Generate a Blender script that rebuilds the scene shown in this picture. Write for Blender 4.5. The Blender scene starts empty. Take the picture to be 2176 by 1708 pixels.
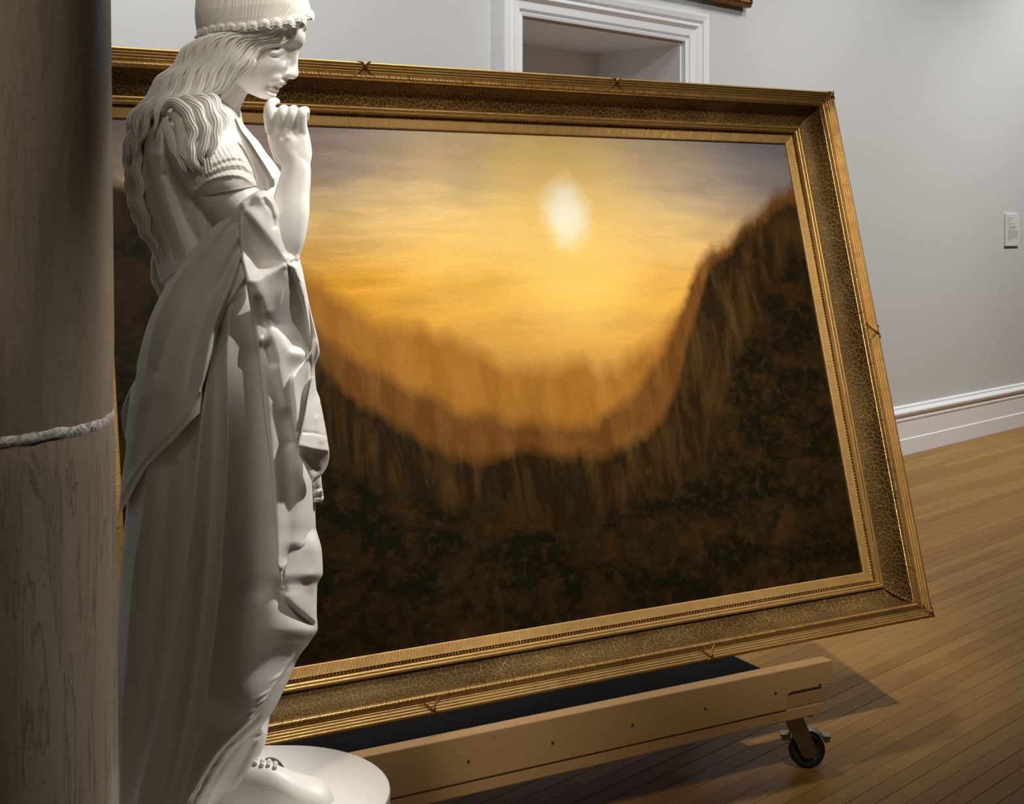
import bpy, bmesh, math, random
import numpy as np
from mathutils import Vector, Matrix

# ------------------------------------------------------------------ camera, light, exposure
sc = bpy.context.scene
col = sc.collection
F, CX, CY, CH = 2780.0, 1088.0, 480.0, 1.4      # focal length and principal point in photo pixels, camera height
cam_d = bpy.data.cameras.new('camera')
cam = bpy.data.objects.new('camera', cam_d); col.objects.link(cam)
cam.location = (0, 0, CH); cam.rotation_euler = (math.pi/2, 0, 0)
cam_d.sensor_width = 36; cam_d.sensor_fit = 'HORIZONTAL'
cam_d.lens = F/2176*36; cam_d.shift_y = -(854-CY)/2176
cam_d.clip_start = 0.05
sc.camera = cam

world = bpy.data.worlds.new('world'); sc.world = world; world.use_nodes = True
bg = world.node_tree.nodes['Background']
bg.inputs['Color'].default_value = (1.0, 0.82, 0.60, 1); bg.inputs['Strength'].default_value = 0.026

def spot(name, loc, target, energy, size, blend=0.5, radius=0.06, color=(1, .93, .84)):
    d = bpy.data.lights.new(name, 'SPOT'); d.energy = energy; d.spot_size = math.radians(size)
    d.spot_blend = blend; d.shadow_soft_size = radius; d.color = color
    o = bpy.data.objects.new(name, d); col.objects.link(o); o.location = loc
    o.rotation_euler = (Vector(target)-Vector(loc)).to_track_quat('-Z', 'Y').to_euler()
    return o
spot('ceiling_spot_statue', (1.90, 3.65, 3.90), (-0.31, 2.1, 1.32), 760, 19.5, .5, .05, (1, .97, .92))
spot('ceiling_spot_statue_top', (1.90, 1.45, 3.90), (-0.38, 2.02, 1.47), 470, 7.6, .8, .05, (1, .97, .92))
spot('column_fill_light', (-0.95, -0.9, 4.4), (-0.60, 1.35, 1.60), 620, 19, 1.0, .3, (1, .93, .82))  # added fill, no known fixture: lifts the front of the column
spot('statue_fill_light', (0.0, -1.4, 4.3), (-0.50, 2.1, 1.66), 165, 15, 1.0, .3, (1, .90, .72))  # soft fill added from the camera side to brighten the statue's upper body
for lx, ly, tx, ty, tz, en in ((0.45, 0.40, -.35, 2.95, 1.28, 480), (0.95, 0.50, .25, 3.25, 1.32, 520), (1.45, 0.65, .85, 3.55, 1.16, 700)):
    spot('ceiling_spot_painting', (lx, ly, 4.4), (tx, ty, tz), en, 24, 1.0, .06, (1, .91, .78))
for wx, wy, tx, ty, en in ((-.85, 2.95, -2.1, 4.15, 330), (.35, 3.85, -.8, 5.05, 290), (2.2, 4.7, .6, 6.4, 200), (3.4, 6.4, 2.1, 7.75, 290), (5.0, 7.9, 3.7, 9.3, 430)):
    spot('ceiling_spot_wall', (wx, wy, 4.5), (tx, ty, .5), en, 88, 1.0, .15, (1, .985, .965))
spot('doorway_fill_light', (3.3, 1.9, 4.6), (1.1, 6.9, 1.5), 300, 46, 1.0, .2, (1, .975, .94))  # invented source, brightens the doorway recess and the wall beside it

sc.view_settings.view_transform = 'Standard'; sc.view_settings.look = 'None'
sc.view_settings.gamma = 1.0; sc.view_settings.use_curve_mapping = False
sc.view_settings.exposure = 0.0
random.seed(7); rng = np.random.default_rng(7)

# ------------------------------------------------------------------ helpers
def tag(o, label=None, cat=None, group=None, kind=None):
    if label: o['label'] = label
    if cat: o['category'] = cat
    if group: o['group'] = group
    if kind: o['kind'] = kind
    return o
def empty(name, loc=(0, 0, 0), parent=None):
    o = bpy.data.objects.new(name, None); col.objects.link(o); o.location = loc; o.empty_display_size = .05
    if parent: o.parent = parent
    return o
def link(name, me, mat=None, parent=None, smooth=False):
    if mat and not me.materials: me.materials.append(mat)
    if smooth: me.polygons.foreach_set('use_smooth', [True]*len(me.polygons))
    o = bpy.data.objects.new(name, me); col.objects.link(o)
    if parent:
        o.parent = parent; o.matrix_parent_inverse = Matrix.Translation(-parent.location) if parent.parent is None else \
            Matrix.Translation(-(parent.location))
    return o
def mesh(name, verts, faces, mat=None, parent=None, smooth=False, uv=None):
    me = bpy.data.meshes.new(name); me.from_pydata([tuple(v) for v in verts], [], [tuple(f) for f in faces]); me.update()
    if uv is not None:
        l = me.uv_layers.new(name='UVMap'); idx = np.empty(len(me.loops), dtype=np.int32); me.loops.foreach_get('vertex_index', idx)
        l.data.foreach_set('uv', np.asarray(uv, dtype=np.float32)[idx].ravel())
    return link(name, me, mat, parent, smooth)
def grid_faces(nr, nc, wrap=False):
    r = np.arange(nr-1)[:, None]; c = np.arange(nc if wrap else nc-1)[None, :]
    c2 = (c+1) % nc
    return np.stack([r*nc+c, r*nc+c2, (r+1)*nc+c2, (r+1)*nc+c], -1).reshape(-1, 4)
def bm_obj(name, bm, mat, parent=None, smooth=False):
    me = bpy.data.meshes.new(name); bmesh.ops.recalc_face_normals(bm, faces=bm.faces); bm.to_mesh(me); bm.free()
    return link(name, me, mat, parent, smooth)
def add_box(bm, M, x0, x1, y0, y1, z0, z1, bevel=0):
    r = bmesh.ops.create_cube(bm, size=1)
    S = Matrix.Diagonal((x1-x0, y1-y0, z1-z0, 1)); T = Matrix.Translation(((x0+x1)/2, (y0+y1)/2, (z0+z1)/2))
    bmesh.ops.transform(bm, matrix=T @ S, verts=r['verts'])
    vs = r['verts']
    if bevel:
        es = list({e for v in vs for e in v.link_edges})
        rr = bmesh.ops.bevel(bm, geom=es, offset=bevel, segments=2, profile=.5, affect='EDGES')
        vs = list({v for f in rr['faces'] for v in f.verts} | {v for v in vs if v.is_valid})
    bmesh.ops.transform(bm, matrix=M, verts=[v for v in vs if v.is_valid])
def add_cyl(bm, M, r, h, seg=24, r2=None):
    q = bmesh.ops.create_cone(bm, cap_ends=True, segments=seg, radius1=r, radius2=r if r2 is None else r2, depth=h)
    bmesh.ops.transform(bm, matrix=M, verts=q['verts'])
def lathe(prof, M, n=48, close=True):
    vs, fs = [], []
    k = len(prof)
    for i in range(n):
        a = 2*math.pi*i/n
        for r, z in prof: vs.append(M @ Vector((r*math.cos(a), r*math.sin(a), z)))
    for i in range(n):
        j = (i+1) % n
        for m in range(k-1): fs.append((i*k+m, j*k+m, j*k+m+1, i*k+m+1))
    return vs, fs
def basis(o, ex, ey, ez):
    M = Matrix.Identity(4)
    for i, v in enumerate((ex, ey, ez)):
        for k in range(3): M[k][i] = v[k]
    for k in range(3): M[k][3] = o[k]
    return M

# ------------------------------------------------------------------ materials
class NT:
    def __init__(s, name):
        s.m = bpy.data.materials.new(name); s.m.use_nodes = True; s.t = s.m.node_tree
        s.b = s.t.nodes['Principled BSDF']
    def n(s, typ, **kw):
        x = s.t.nodes.new(typ)
        for k, v in kw.items():
            if k in x.inputs: s.set(x.inputs[k], v)
            else: setattr(x, k, v)
        return x
    def set(s, inp, v):
        if hasattr(v, 'is_linked') or isinstance(v, bpy.types.NodeSocket): s.t.links.new(v, inp)
        else: inp.default_value = v
    def math(s, op, a, b=None, c=None, clamp=False):
        x = s.t.nodes.new('ShaderNodeMath'); x.operation = op; x.use_clamp = clamp
        s.set(x.inputs[0], a)
        if b is not None: s.set(x.inputs[1], b)
        if c is not None: s.set(x.inputs[2], c)
        return x.outputs[0]
    def noise(s, vec, scale, detail=4, rough=.5, dist=0):
        x = s.n('ShaderNodeTexNoise', Scale=scale, Detail=detail, Roughness=rough, Distortion=dist)
        if vec is not None: s.set(x.inputs['Vector'], vec)
        return x.outputs['Fac']
    def ramp(s, fac, stops, interp='LINEAR'):
        x = s.t.nodes.new('ShaderNodeValToRGB'); s.set(x.inputs[0], fac); cr = x.color_ramp; cr.interpolation = interp
        while len(cr.elements) < len(stops): cr.elements.new(.5)
        for e, (p, c) in zip(cr.elements, stops):
            e.position = p; e.color = (*c, 1) if isinstance(c, tuple) else (c, c, c, 1)
        return x.outputs[0]
    def mix(s, fac, a, b, mode='MIX'):
        x = s.t.nodes.new('ShaderNodeMix'); x.data_type = 'RGBA'; x.blend_type = mode
        s.set(x.inputs[0], fac); s.set(x.inputs[6], a if not isinstance(a, tuple) else (*a, 1)); s.set(x.inputs[7], b if not isinstance(b, tuple) else (*b, 1))
        return x.outputs[2]
    def mapping(s, vec, scale=(1, 1, 1), rot=(0, 0, 0), loc=(0, 0, 0)):
        x = s.n('ShaderNodeMapping'); s.set(x.inputs[0], vec); x.inputs['Scale'].default_value = scale
        x.inputs['Rotation'].default_value = rot; x.inputs['Location'].default_value = loc
        return x.outputs[0]
    def coord(s, out='Object'): return s.n('ShaderNodeTexCoord').outputs[out]
    def bump(s, hgt, dist=.001, strength=1):
        x = s.n('ShaderNodeBump'); x.inputs['Strength'].default_value = strength; x.inputs['Distance'].default_value = dist
        s.set(x.inputs['Height'], hgt); s.set(s.b.inputs['Normal'], x.outputs[0])
    def out(s, color=None, rough=None, metal=None, spec=None):
        if color is not None: s.set(s.b.inputs['Base Color'], (*color, 1) if isinstance(color, tuple) else color)
        if rough is not None: s.set(s.b.inputs['Roughness'], rough)
        if metal is not None: s.set(s.b.inputs['Metallic'], metal)
        if spec is not None: s.b.inputs['Specular IOR Level'].default_value = spec
        return s.m

def m_marble():
    t = NT('white_marble'); p = t.n('ShaderNodeNewGeometry').outputs['Position']
    w = t.noise(p, 3.2, 8, .62, 1.2)
    v = t.ramp(w, [(.47, 0.0), (.5, 1.0), (.53, 0.0)])
    msk = t.ramp(t.noise(p, 2.1, 2), [(.52, 0.0), (.66, 1.0)])
    k = t.math('MULTIPLY', t.math('MULTIPLY', v, msk), .35)
    c = t.mix(k, (.80, .775, .73), (.42, .41, .40))
    t.bump(t.noise(p, 420, 3), .0003, .25)
    m = t.out(c, .42, 0, .35)
    t.b.inputs['Subsurface Weight'].default_value = .25; t.b.inputs['Subsurface Radius'].default_value = (1, .8, .55); t.b.inputs['Subsurface Scale'].default_value = .006
    return m
def m_wall():
    t = NT('grey_wall_paint'); p = t.n('ShaderNodeNewGeometry').outputs['Position']
    t.bump(t.noise(p, 260, 3), .0006, .2)
    return t.out(t.mix(t.noise(p, 1.1, 3), (.60, .605, .59), (.635, .638, .622)), .7, 0, .25)
def m_trim():
    t = NT('white_trim_paint'); p = t.n('ShaderNodeNewGeometry').outputs['Position']
    t.bump(t.noise(p, 90, 3), .0008, .12)
    return t.out(t.mix(t.noise(p, 6, 4), (.87, .88, .905), (.90, .91, .93)), .35, 0, .5)
def m_plank():
    t = NT('floor_oak'); p = t.n('ShaderNodeNewGeometry').outputs['Position']
    ang = math.atan2(.7005, .7136)
    g = t.mapping(p, (1.6, 28, 1), (0, 0, 0)); rot = t.mapping(p, (1, 1, 1), (0, 0, -ang)); g = t.mapping(rot, (1.8, 34, 1))
    rnd = t.n('ShaderNodeObjectInfo').outputs['Random']
    a = t.noise(g, 3, 6, .65, .4)
    fine = t.noise(t.mapping(rot, (14, 420, 1)), 1, 3)
    base = t.ramp(rnd, [(0, (.31, .155, .030)), (.4, (.37, .195, .040)), (.75, (.43, .24, .055)), (1, (.33, .165, .032))])
    c = t.mix(t.math('MULTIPLY', t.math('SUBTRACT', a, .25, clamp=True), .8), base, (.13, .06, .022))
    c = t.mix(t.math('MULTIPLY', fine, .22), c, (.11, .05, .018))
    t.bump(fine, .0004, .25)
    return t.out(c, t.math('MULTIPLY_ADD', a, .2, .34), 0, .18)
def m_pine(name, scale=(1, 1, 1), tint=(.50, .315, .145)):
    t = NT(name); p = t.coord('Object')
    g = t.mapping(p, (2.2, 26, 26))
    a = t.noise(g, 1.3, 5, .6, .9)
    rings = t.math('FRACT', t.math('MULTIPLY', a, 9))
    line = t.ramp(rings, [(0, 0.0), (.8, .15), (.95, 1.0), (1, 0.2)])
    c = t.mix(t.math('MULTIPLY', line, .38), tint, (tint[0]*.6, tint[1]*.5, tint[2]*.42))
    blot = t.ramp(t.noise(t.mapping(p, (9, 30, 9)), 2.2, 4), [(.66, 0.0), (.76, 1.0)])
    c = t.mix(t.math('MULTIPLY', blot, .35), c, (.16, .12, .08))
    t.bump(a, .001, .2)
    return t.out(c, .55, 0, .3)
def m_gold(name, tint=(.80, .53, .20), rough=.34, hatch=0, dirt=.5, metal=.9):
    t = NT(name); uv = t.coord('UV'); p = t.n('ShaderNodeNewGeometry').outputs['Position']
    d = t.ramp(t.noise(p, 34, 6, .68), [(.36, 0.0), (.72, 1.0)])
    c = t.mix(t.math('MULTIPLY', d, dirt), tint, (tint[0]*.28, tint[1]*.2, tint[2]*.16))
    d2 = t.ramp(t.noise(p, 5.5, 3), [(.5, 0.0), (.75, 1.0)])
    c = t.mix(t.math('MULTIPLY', d2, dirt*.6), c, (tint[0]*.45, tint[1]*.33, tint[2]*.3))
    h = t.noise(p, 300, 2)
    if hatch:
        s = t.n('ShaderNodeSeparateXYZ'); t.set(s.inputs[0], uv)
        wob = t.noise(t.mapping(uv, (60, 4, 1)), 1, 2)
        fr = t.math('FRACT', t.math('ADD', t.math('MULTIPLY', s.outputs[0], hatch), t.math('MULTIPLY', wob, 2.2)))
        ln = t.ramp(fr, [(0, 1.0), (.16, 0.0), (.84, 0.0), (1, 1.0)])
        vary = t.ramp(t.noise(t.mapping(uv, (7, 7, 1)), 3, 3), [(.35, .15), (.65, 1.0)])
        k = t.math('MULTIPLY', ln, t.math('MULTIPLY', vary, .72))
        c = t.mix(k, c, (.09, .04, .012)); h = t.math('SUBTRACT', t.math('MULTIPLY', h, .4), ln)
    t.bump(h, .0006, .5)
    return t.out(c, t.math('MULTIPLY_ADD', d, .25, rough), metal)
def m_cove():
    t = NT('bubbled_gilt_cove'); uv = t.coord('UV')
    w = t.noise(uv, 24, 2); 
    wv = t.n('ShaderNodeTexVoronoi', Scale=74.0); wv.feature = 'DISTANCE_TO_EDGE'; wv.voronoi_dimensions = '2D'
    vm = t.n('ShaderNodeVectorMath'); vm.operation = 'MULTIPLY_ADD'
    nz = t.n('ShaderNodeTexNoise', Scale=30.0, Detail=2.0); t.set(nz.inputs['Vector'], uv)
    t.set(vm.inputs[0], nz.outputs['Color']); vm.inputs[1].default_value = (.022, .022, 0); t.set(vm.inputs[2], uv)
    t.set(wv.inputs['Vector'], vm.outputs[0])
    e = t.ramp(wv.outputs['Distance'], [(.0, 1.0), (.022, 1.0), (.075, 0.0)])
    p = t.n('ShaderNodeNewGeometry').outputs['Position']
    big = t.ramp(t.noise(p, 7, 4), [(.35, 0.0), (.7, 1.0)])
    cell = t.mix(big, (.07, .036, .009), (.15, .09, .025))
    line = t.mix(big, (.30, .165, .045), (.46, .29, .09))
    c = t.mix(e, cell, line)
    t.bump(e, .0011, .7)
    return t.out(c, t.math('MULTIPLY_ADD', e, -.12, .55), .3, .3)
def m_simple(name, c, rough=.5, metal=0, spec=.4, nscale=40, var=.15):
    t = NT(name); p = t.n('ShaderNodeNewGeometry').outputs['Position']
    k = t.math('MULTIPLY', t.noise(p, nscale, 4), 1)
    return t.out(t.mix(k, tuple(x*(1-var) for x in c), tuple(min(1, x*(1+var)) for x in c)), rough, metal, spec)
def m_column():
    t = NT('brown_veined_marble'); p = t.n('ShaderNodeNewGeometry').outputs['Position']
    g = t.mapping(p, (9, 9, 1.3), (0.05, .1, 0))
    a = t.noise(g, 1.6, 7, .62, 1.4)
    low = t.n('ShaderNodeSeparateXYZ'); t.set(low.inputs[0], p)
    vein = t.ramp(t.math('FRACT', t.math('MULTIPLY', a, 7)), [(0, 1.0), (.10, 0.25), (.3, 0.0), (.9, 0.0), (1, 1.0)])
    band = t.ramp(a, [(.30, (.145, .115, .08)), (.45, (.195, .157, .11)), (.62, (.21, .172, .124)), (.75, (.145, .11, .077))])
    dn = t.ramp(low.outputs[2], [(.0, 1.0), (1, 1.0)])
    lowm = t.ramp(t.math('DIVIDE', low.outputs[2], 2.0), [(.57, 1.0), (.60, .45)])
    c = t.mix(t.math('MULTIPLY', t.math('MULTIPLY', vein, .75), lowm), band, (.085, .058, .042))
    sp = t.ramp(t.noise(p, 130, 2), [(.62, 0.0), (.7, 1.0)])
    c = t.mix(t.math('MULTIPLY', sp, .35), c, (.13, .10, .08))
    t.bump(t.noise(p, 180, 3), .0005, .3)
    return t.out(c, .38, 0, .4)
def m_seam():
    t = NT('grey_mortar'); p = t.n('ShaderNodeNewGeometry').outputs['Position']
    n = t.noise(p, 140, 5, .7); t.bump(n, .004, .7)
    return t.out(t.ramp(n, [(.35, (.16, .14, .12)), (.65, (.50, .47, .44))]), .7)
def m_canvas():
    # a plain, generic golden evening landscape in the colours of the picture: sky, glow, hazy rounded hills, dark ground
    t = NT('painted_canvas'); uv = t.coord('UV')
    s = t.n('ShaderNodeSeparateXYZ'); t.set(s.inputs[0], uv); U, V = s.outputs[0], s.outputs[1]
    nz = t.noise(t.mapping(uv, (4, 9, 1)), 1.6, 6, .6, .3); nf = t.noise(t.mapping(uv, (1.6, 1, 1)), 26, 6, .65)
    Vn = t.math('ADD', V, t.math('MULTIPLY', t.math('SUBTRACT', nz, .5), .13))
    sky = t.ramp(Vn, [(.40, (.36, .125, .010)), (.52, (.42, .16, .010)), (.68, (.68, .345, .036)), (.80, (.76, .52, .21)), (.87, (.62, .47, .29)), (.895, (.44, .34, .275)), (1.0, (.35, .30, .29))])
    wisp = t.ramp(t.noise(t.mapping(uv, (3.2, 11, 1)), 1.8, 8, .66, .4), [(.38, .80), (.66, 1.16)])
    sky = t.mix(1.0, sky, wisp, 'MULTIPLY')
    du = t.math('MULTIPLY', t.math('SUBTRACT', U, .60), 1.6); dv = t.math('SUBTRACT', V, .825)
    r = t.math('SQRT', t.math('ADD', t.math('MULTIPLY', du, du), t.math('MULTIPLY', t.math('MULTIPLY', dv, dv), .6)))
    r = t.math('ADD', r, t.math('MULTIPLY', t.math('SUBTRACT', nf, .5), .05))
    g1 = t.ramp(r, [(0, 1.0), (.1, .65), (.26, .28), (.55, 0.0)], 'EASE')
    c = t.mix(g1, sky, (1.0, .70, .20))
    g2 = t.ramp(r, [(0, 1.0), (.02, .8), (.075, 0.0)], 'EASE'); c = t.mix(g2, c, (1.0, 1.0, .88))
    cool = t.ramp(U, [(.60, 0.0), (1, .7)]); top = t.ramp(V, [(.6, 0.0), (.85, 1.0)])
    c = t.mix(t.math('MULTIPLY', cool, top), c, (.17, .172, .215))
    def ridge(c, hts, amp, seed, edge, colr, fr=.014, fs=34):
        H = t.ramp(U, [(p, h_) for p, h_ in hts], 'B_SPLINE')
        hh = t.noise(t.mapping(uv, (6, .0, 0), (0, 0, 0), (seed, 0, 0)), 1.3, 3, .5)
        f2 = t.noise(t.mapping(uv, (1.6, 1, 1), (0, 0, 0), (seed, 1, 0)), fs, 6, .7)
        H = t.math('ADD', t.math('MULTIPLY_ADD', t.math('SUBTRACT', hh, .5), amp, H), t.math('MULTIPLY', t.math('SUBTRACT', f2, .5), fr))
        return t.mix(t.math('DIVIDE', t.math('SUBTRACT', H, V), edge, clamp=True), c, colr)
    c = ridge(c, [(0, .84), (.25, .70), (.42, .58), (.6, .46), (.75, .60), (1, .86)], .20, 3.1, .05, t.mix(t.ramp(t.noise(t.mapping(uv, (16, 2.4, 1), (0, 0, -.3)), 1.5, 7, .66), [(.4, 0.0), (.7, 1.0)]), (.30, .125, .018), (.40, .185, .034)), .03, 40)
    c = ridge(c, [(0, .86), (.18, .70), (.32, .48), (.5, .40), (.66, .38), (.8, .74), (1, .92)], .16, 8.4, .035, t.mix(t.ramp(t.noise(t.mapping(uv, (18, 2.8, 1), (0, 0, .3)), 1.5, 8, .68), [(.4, 0.0), (.72, 1.0)]), (.115, .047, .009), (.215, .098, .022)), .035, 40)
    nl = t.noise(t.mapping(uv, (1.6, 1.3, 1)), 9, 9, .72, .6)
    dk = t.mix(t.ramp(nl, [(.45, 0.0), (.8, 1.0)]), (.007, .006, .002), (.055, .026, .007))
    st = t.noise(t.mapping(uv, (20, 3.2, 1), (0, 0, .25)), 1.6, 8, .68, .5)
    fol = t.noise(t.mapping(uv, (1.6, 1, 1)), 44, 7, .75)
    md = t.mix(t.ramp(st, [(.44, 0.0), (.72, 1.0)]), (.018, .010, .003), (.078, .043, .012))
    dk = t.mix(t.ramp(fol, [(.5, 0.0), (.72, .9)]), dk, (.05, .026, .007))
    c = ridge(c, [(0, .92), (.14, .80), (.26, .46), (.42, .34), (.6, .32), (.72, .36), (.82, .74), (1, .90)], .13, 5.7, .03, md, .04, 30)
    c = ridge(c, [(0, .88), (.10, .72), (.24, .36), (.42, .24), (.6, .22), (.76, .26), (.88, .62), (1, .80)], .14, 1.7, .05, dk, .10, 26)
    gr = t.noise(t.mapping(uv, (1.6, 1, 1)), 520, 2)
    c = t.mix(1.0, c, t.ramp(gr, [(.3, .82), (.7, 1.18)]), 'MULTIPLY')
    t.bump(t.math('ADD', gr, t.noise(t.mapping(uv, (1.6, 1, 1)), 60, 3)), .0006, .15)
    return t.out(c, .45, 0, .1)
MARBLE, WALL, TRIM, PLANK = m_marble(), m_wall(), m_trim(), m_plank()
PINE = m_pine('raw_pine'); PINE2 = m_pine('raw_pine_brown', tint=(.40, .245, .11))
COVE, CANVAS, COLUMN, SEAM = m_cove(), m_canvas(), m_column(), m_seam()
GOLD = m_gold('worn_gilding'); GOLD_RIB = m_gold('ribbed_gilding', hatch=95, rough=.28, dirt=.4)
GOLD_LINER = m_gold('gilt_liner', (.72, .45, .16), .4, hatch=170, dirt=.35, metal=.7); GOLD_BEAD = m_gold('dark_gilt_bead', (.5, .34, .15), .35, dirt=.7)
GOLD_DARK = m_gold('dark_gilding', (.32, .18, .07), .45, dirt=.6)
STEEL = m_simple('zinc_steel', (.30, .28, .25), .35, 1); RUBBER = m_simple('black_rubber', (.018, .017, .016), .5)
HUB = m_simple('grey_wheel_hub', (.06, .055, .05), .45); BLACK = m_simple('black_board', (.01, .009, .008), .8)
PAPER = m_simple('label_card', (.74, .74, .71), .5, var=.03); INK = m_simple('grey_ink', (.30, .30, .29), .7, var=.05)
GAP = m_simple('dark_subfloor', (.02, .012, .006), .9)

# ------------------------------------------------------------------ the room
WE = np.array([.7136, .7005, 0]); WN = np.array([.7005, -.7136, 0])      # along the wall, out of the wall
W0 = np.array([2.393, 8.02, 0])
def wp(a, b, z): return W0+WE*a+WN*b+np.array([0, 0, z])
WM = basis(W0, WE, -WN, (0, 0, 1))      # local x along wall, y into the wall, z up
D0, D1, DT, RV = -3.31, -2.172, 2.315, .55      # doorway
bm = bmesh.new()
I4 = Matrix.Identity(4)
for (x0, x1, z0, z1) in ((-7.5, D0, 0, 4.6), (D1, 6, 0, 4.6), (D0, D1, DT, 4.6)):
    add_box(bm, WM, x0, x1, 0, .6, z0, z1)
tag(bm_obj('wall_back', bm, WALL), kind='structure')
bm = bmesh.new()
add_box(bm, WM, D0-.01, D0+.012, .002, .59, 0, DT); add_box(bm, WM, D1-.012, D1+.01, .002, .59, 0, DT); add_box(bm, WM, D0, D1, .002, .59, DT-.012, DT+.01)
tag(bm_obj('trim_2', bm, TRIM), kind='structure')
door = bm_obj('door_1', (lambda b: (add_box(b, WM, D0+.012, D1-.012, RV, RV+.045, 0, DT-.012), b)[1])(bmesh.new()), TRIM); tag(door, kind='structure')
# door casing: a mitred moulding round the opening
cas = [(0, 0), (0, .022), (.012, .026), (.016, .02), (.022, .02), (.028, .032), (.06, .036), (.078, .05), (.088, .05), (.094, .042), (.100, .042), (.106, .056), (.13, .062), (.142, .062), (.146, .055), (.146, 0)]
def casing():
    vs, fs = [], []
    path = [(D0, 0, -1, 0), (D0, DT, -1, 1), (D1, DT, 1, 1), (D1, 0, 1, 0)]
    for (x, z, sx, sz) in path:
        for a, r in cas: vs.append(WM @ Vector((x+sx*a, -r, z+sz*a)))
    n = len(cas)
    for i in range(3):
        for k in range(n-1): fs.append((i*n+k, i*n+k+1, (i+1)*n+k+1, (i+1)*n+k))
    return vs, fs
v, f = casing(); tag(mesh('trim_1', v, f, TRIM), kind='structure')
# baseboard with stepped, moulded cap
bp = [(0, 0), (.030, 0), (.030, .095), (.024, .100), (.024, .205), (.028, .212), (.028, .222), (.02, .232), (.02, .238), (.034, .246), (.038, .258), (.034, .268), (.022, .275), (.016, .283), (.016, .292), (.008, .298), (0, .300)]
def board(a0, a1):
    vs = [WM @ Vector((a, -b, z)) for a in (a0, a1) for b, z in bp]; n = len(bp)
    return vs, [(k, k+1, n+k+1, n+k) for k in range(n-1)]
for nm, a0, a1 in (('baseboard_right', D1+.146, 6), ('baseboard_left', -7.5, D0-.146)):
    v, f = board(a0, a1); tag(mesh(nm, v, f, TRIM), kind='structure')

# floor: strip planks parallel to the wall
fl = mesh('floor', [(-9, -3, -.012), (9, -3, -.012), (9, 14, -.012), (-9, 14, -.012)], [(0, 1, 2, 3)], GAP); tag(fl, kind='structure')
PW = .0515
def pix(p): return CX+F*p[0]/p[1], CY+F*(CH-p[2])/p[1]
cand = []
for j in range(0, 104):
    b0 = .032+j*PW; a = -5.0-random.random()*1.2
    while a < 5.5:
        L = random.choice((.55, .7, .85, 1.0, 1.2, 1.45, 1.7)); seen = 0
        for k in range(9):
            p = wp(a+L*k/8, b0+PW/2, 0)
            if p[1] > .8:
                x, y = pix(p)
                if 0 <= x <= 2190 and 880 <= y <= 1720 and (x > 1870+(y-880)*.24 or (y > 1350 and x > 1560) or y > 1500 and x > 780): seen += 1
        c = wp(a+L/2, b0+PW/2, 0)
        cand.append((seen*L/max(c[1], .8)**2, a, L, b0)); a += L
cand.sort(key=lambda q: -q[0])
def plank_mesh():
    w, hgt, c = PW-.0007, .012, .0008
    pr = [(0, -hgt), (0, -c), (c, 0), (w-c, 0), (w, -c), (w, -hgt)]
    vs = [(x, y, z) for x in (0, 1) for y, z in pr]; n = 6
    fs = [(k, k+1, n+k+1, n+k) for k in range(n-1)]+[(5, 4, 3, 2, 1, 0), tuple(range(6, 12))]
    me = bpy.data.meshes.new('plank'); me.from_pydata(vs, [], fs); me.update(); me.materials.append(PLANK); return me
pm = plank_mesh(); rest_v, rest_f = [], []
PR = basis((0, 0, 0), WE, WN, (0, 0, 1))
for i, (s, a, L, b0) in enumerate(cand):
    if i < 300 and s > 0:
        o = bpy.data.objects.new('plank', pm); col.objects.link(o); o.parent = fl
        o.matrix_basis = Matrix.Translation(wp(a, b0, random.uniform(-.0004, .0))) @ PR @ Matrix.Diagonal((L-.0008, 1, 1, 1))
    else:
        k = len(rest_v)
        rest_v += [wp(a, b0, -.001), wp(a+L-.001, b0, -.001), wp(a+L-.001, b0+PW-.001, -.001), wp(a, b0+PW-.001, -.001)]; rest_f.append((k, k+1, k+2, k+3))
o = mesh('planks', rest_v, rest_f, PLANK, fl); o['kind'] = 'stuff'

# ------------------------------------------------------------------ column
CC = (-.649, 1.45)
column = empty('marble_column', (CC[0], CC[1], 0))
tag(column, 'brown veined marble column with a rough grey joint, nearest the camera', 'column')
def cr(z): return .2+.0095*(1.2-z)
SZ = 1.183
def drum(z0, z1, wob0=0, wob1=0):
    n, m = 96, 40; vs = []
    for k in range(m+1):
        z = z0+(z1-z0)*k/m
        for i in range(n):
            a = 2*math.pi*i/n; e = wob1*math.sin(5*a+1)*.5+wob1*math.sin(13*a)*.5 if k == m else (wob0*math.sin(4*a)*.5+wob0*math.sin(11*a+2)*.5 if k == 0 else 0)
            r = cr(z)-(.002 if k in (0, m) else 0)
            vs.append((CC[0]+r*math.cos(a), CC[1]+r*math.sin(a), z+e))
    return vs, grid_faces(m+1, n, True)
for z0, z1, w0, w1 in ((.16, SZ-.003, 0, .003), (SZ+.004, 4.5, .003, 0)):
    v, f = drum(z0, z1, w0, w1); mesh('drum', v, f, COLUMN, column, True)
n = 160; prof = [(-.009, -.004), (-.005, -.0015), (0, -.0008), (.005, -.0015), (.010, -.004)]
v = [(CC[0]+(cr(SZ)+dr+.0003*math.sin(37*i/n*6.28))*math.cos(6.2832*i/n), CC[1]+(cr(SZ)+dr+.0003*math.sin(37*i/n*6.28))*math.sin(6.2832*i/n), SZ+dz+.0008*math.sin(9*i/n*6.28)+.0006*math.sin(23*i/n*6.28)) for dz, dr in prof for i in range(n)]
mesh('mortar_joint', v, grid_faces(5, n, True), SEAM, column, True)
v, f = lathe([(0, 0), (.30, 0), (.30, .06), (.285, .07), (.29, .085), (.28, .11), (.25, .12), (.255, .135), (.24, .155), (.215, .16), (.2, .17), (0, .17)], Matrix.Translation((CC[0], CC[1], 0)), 64)
mesh('base', v, f, COLUMN, column, True)

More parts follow.
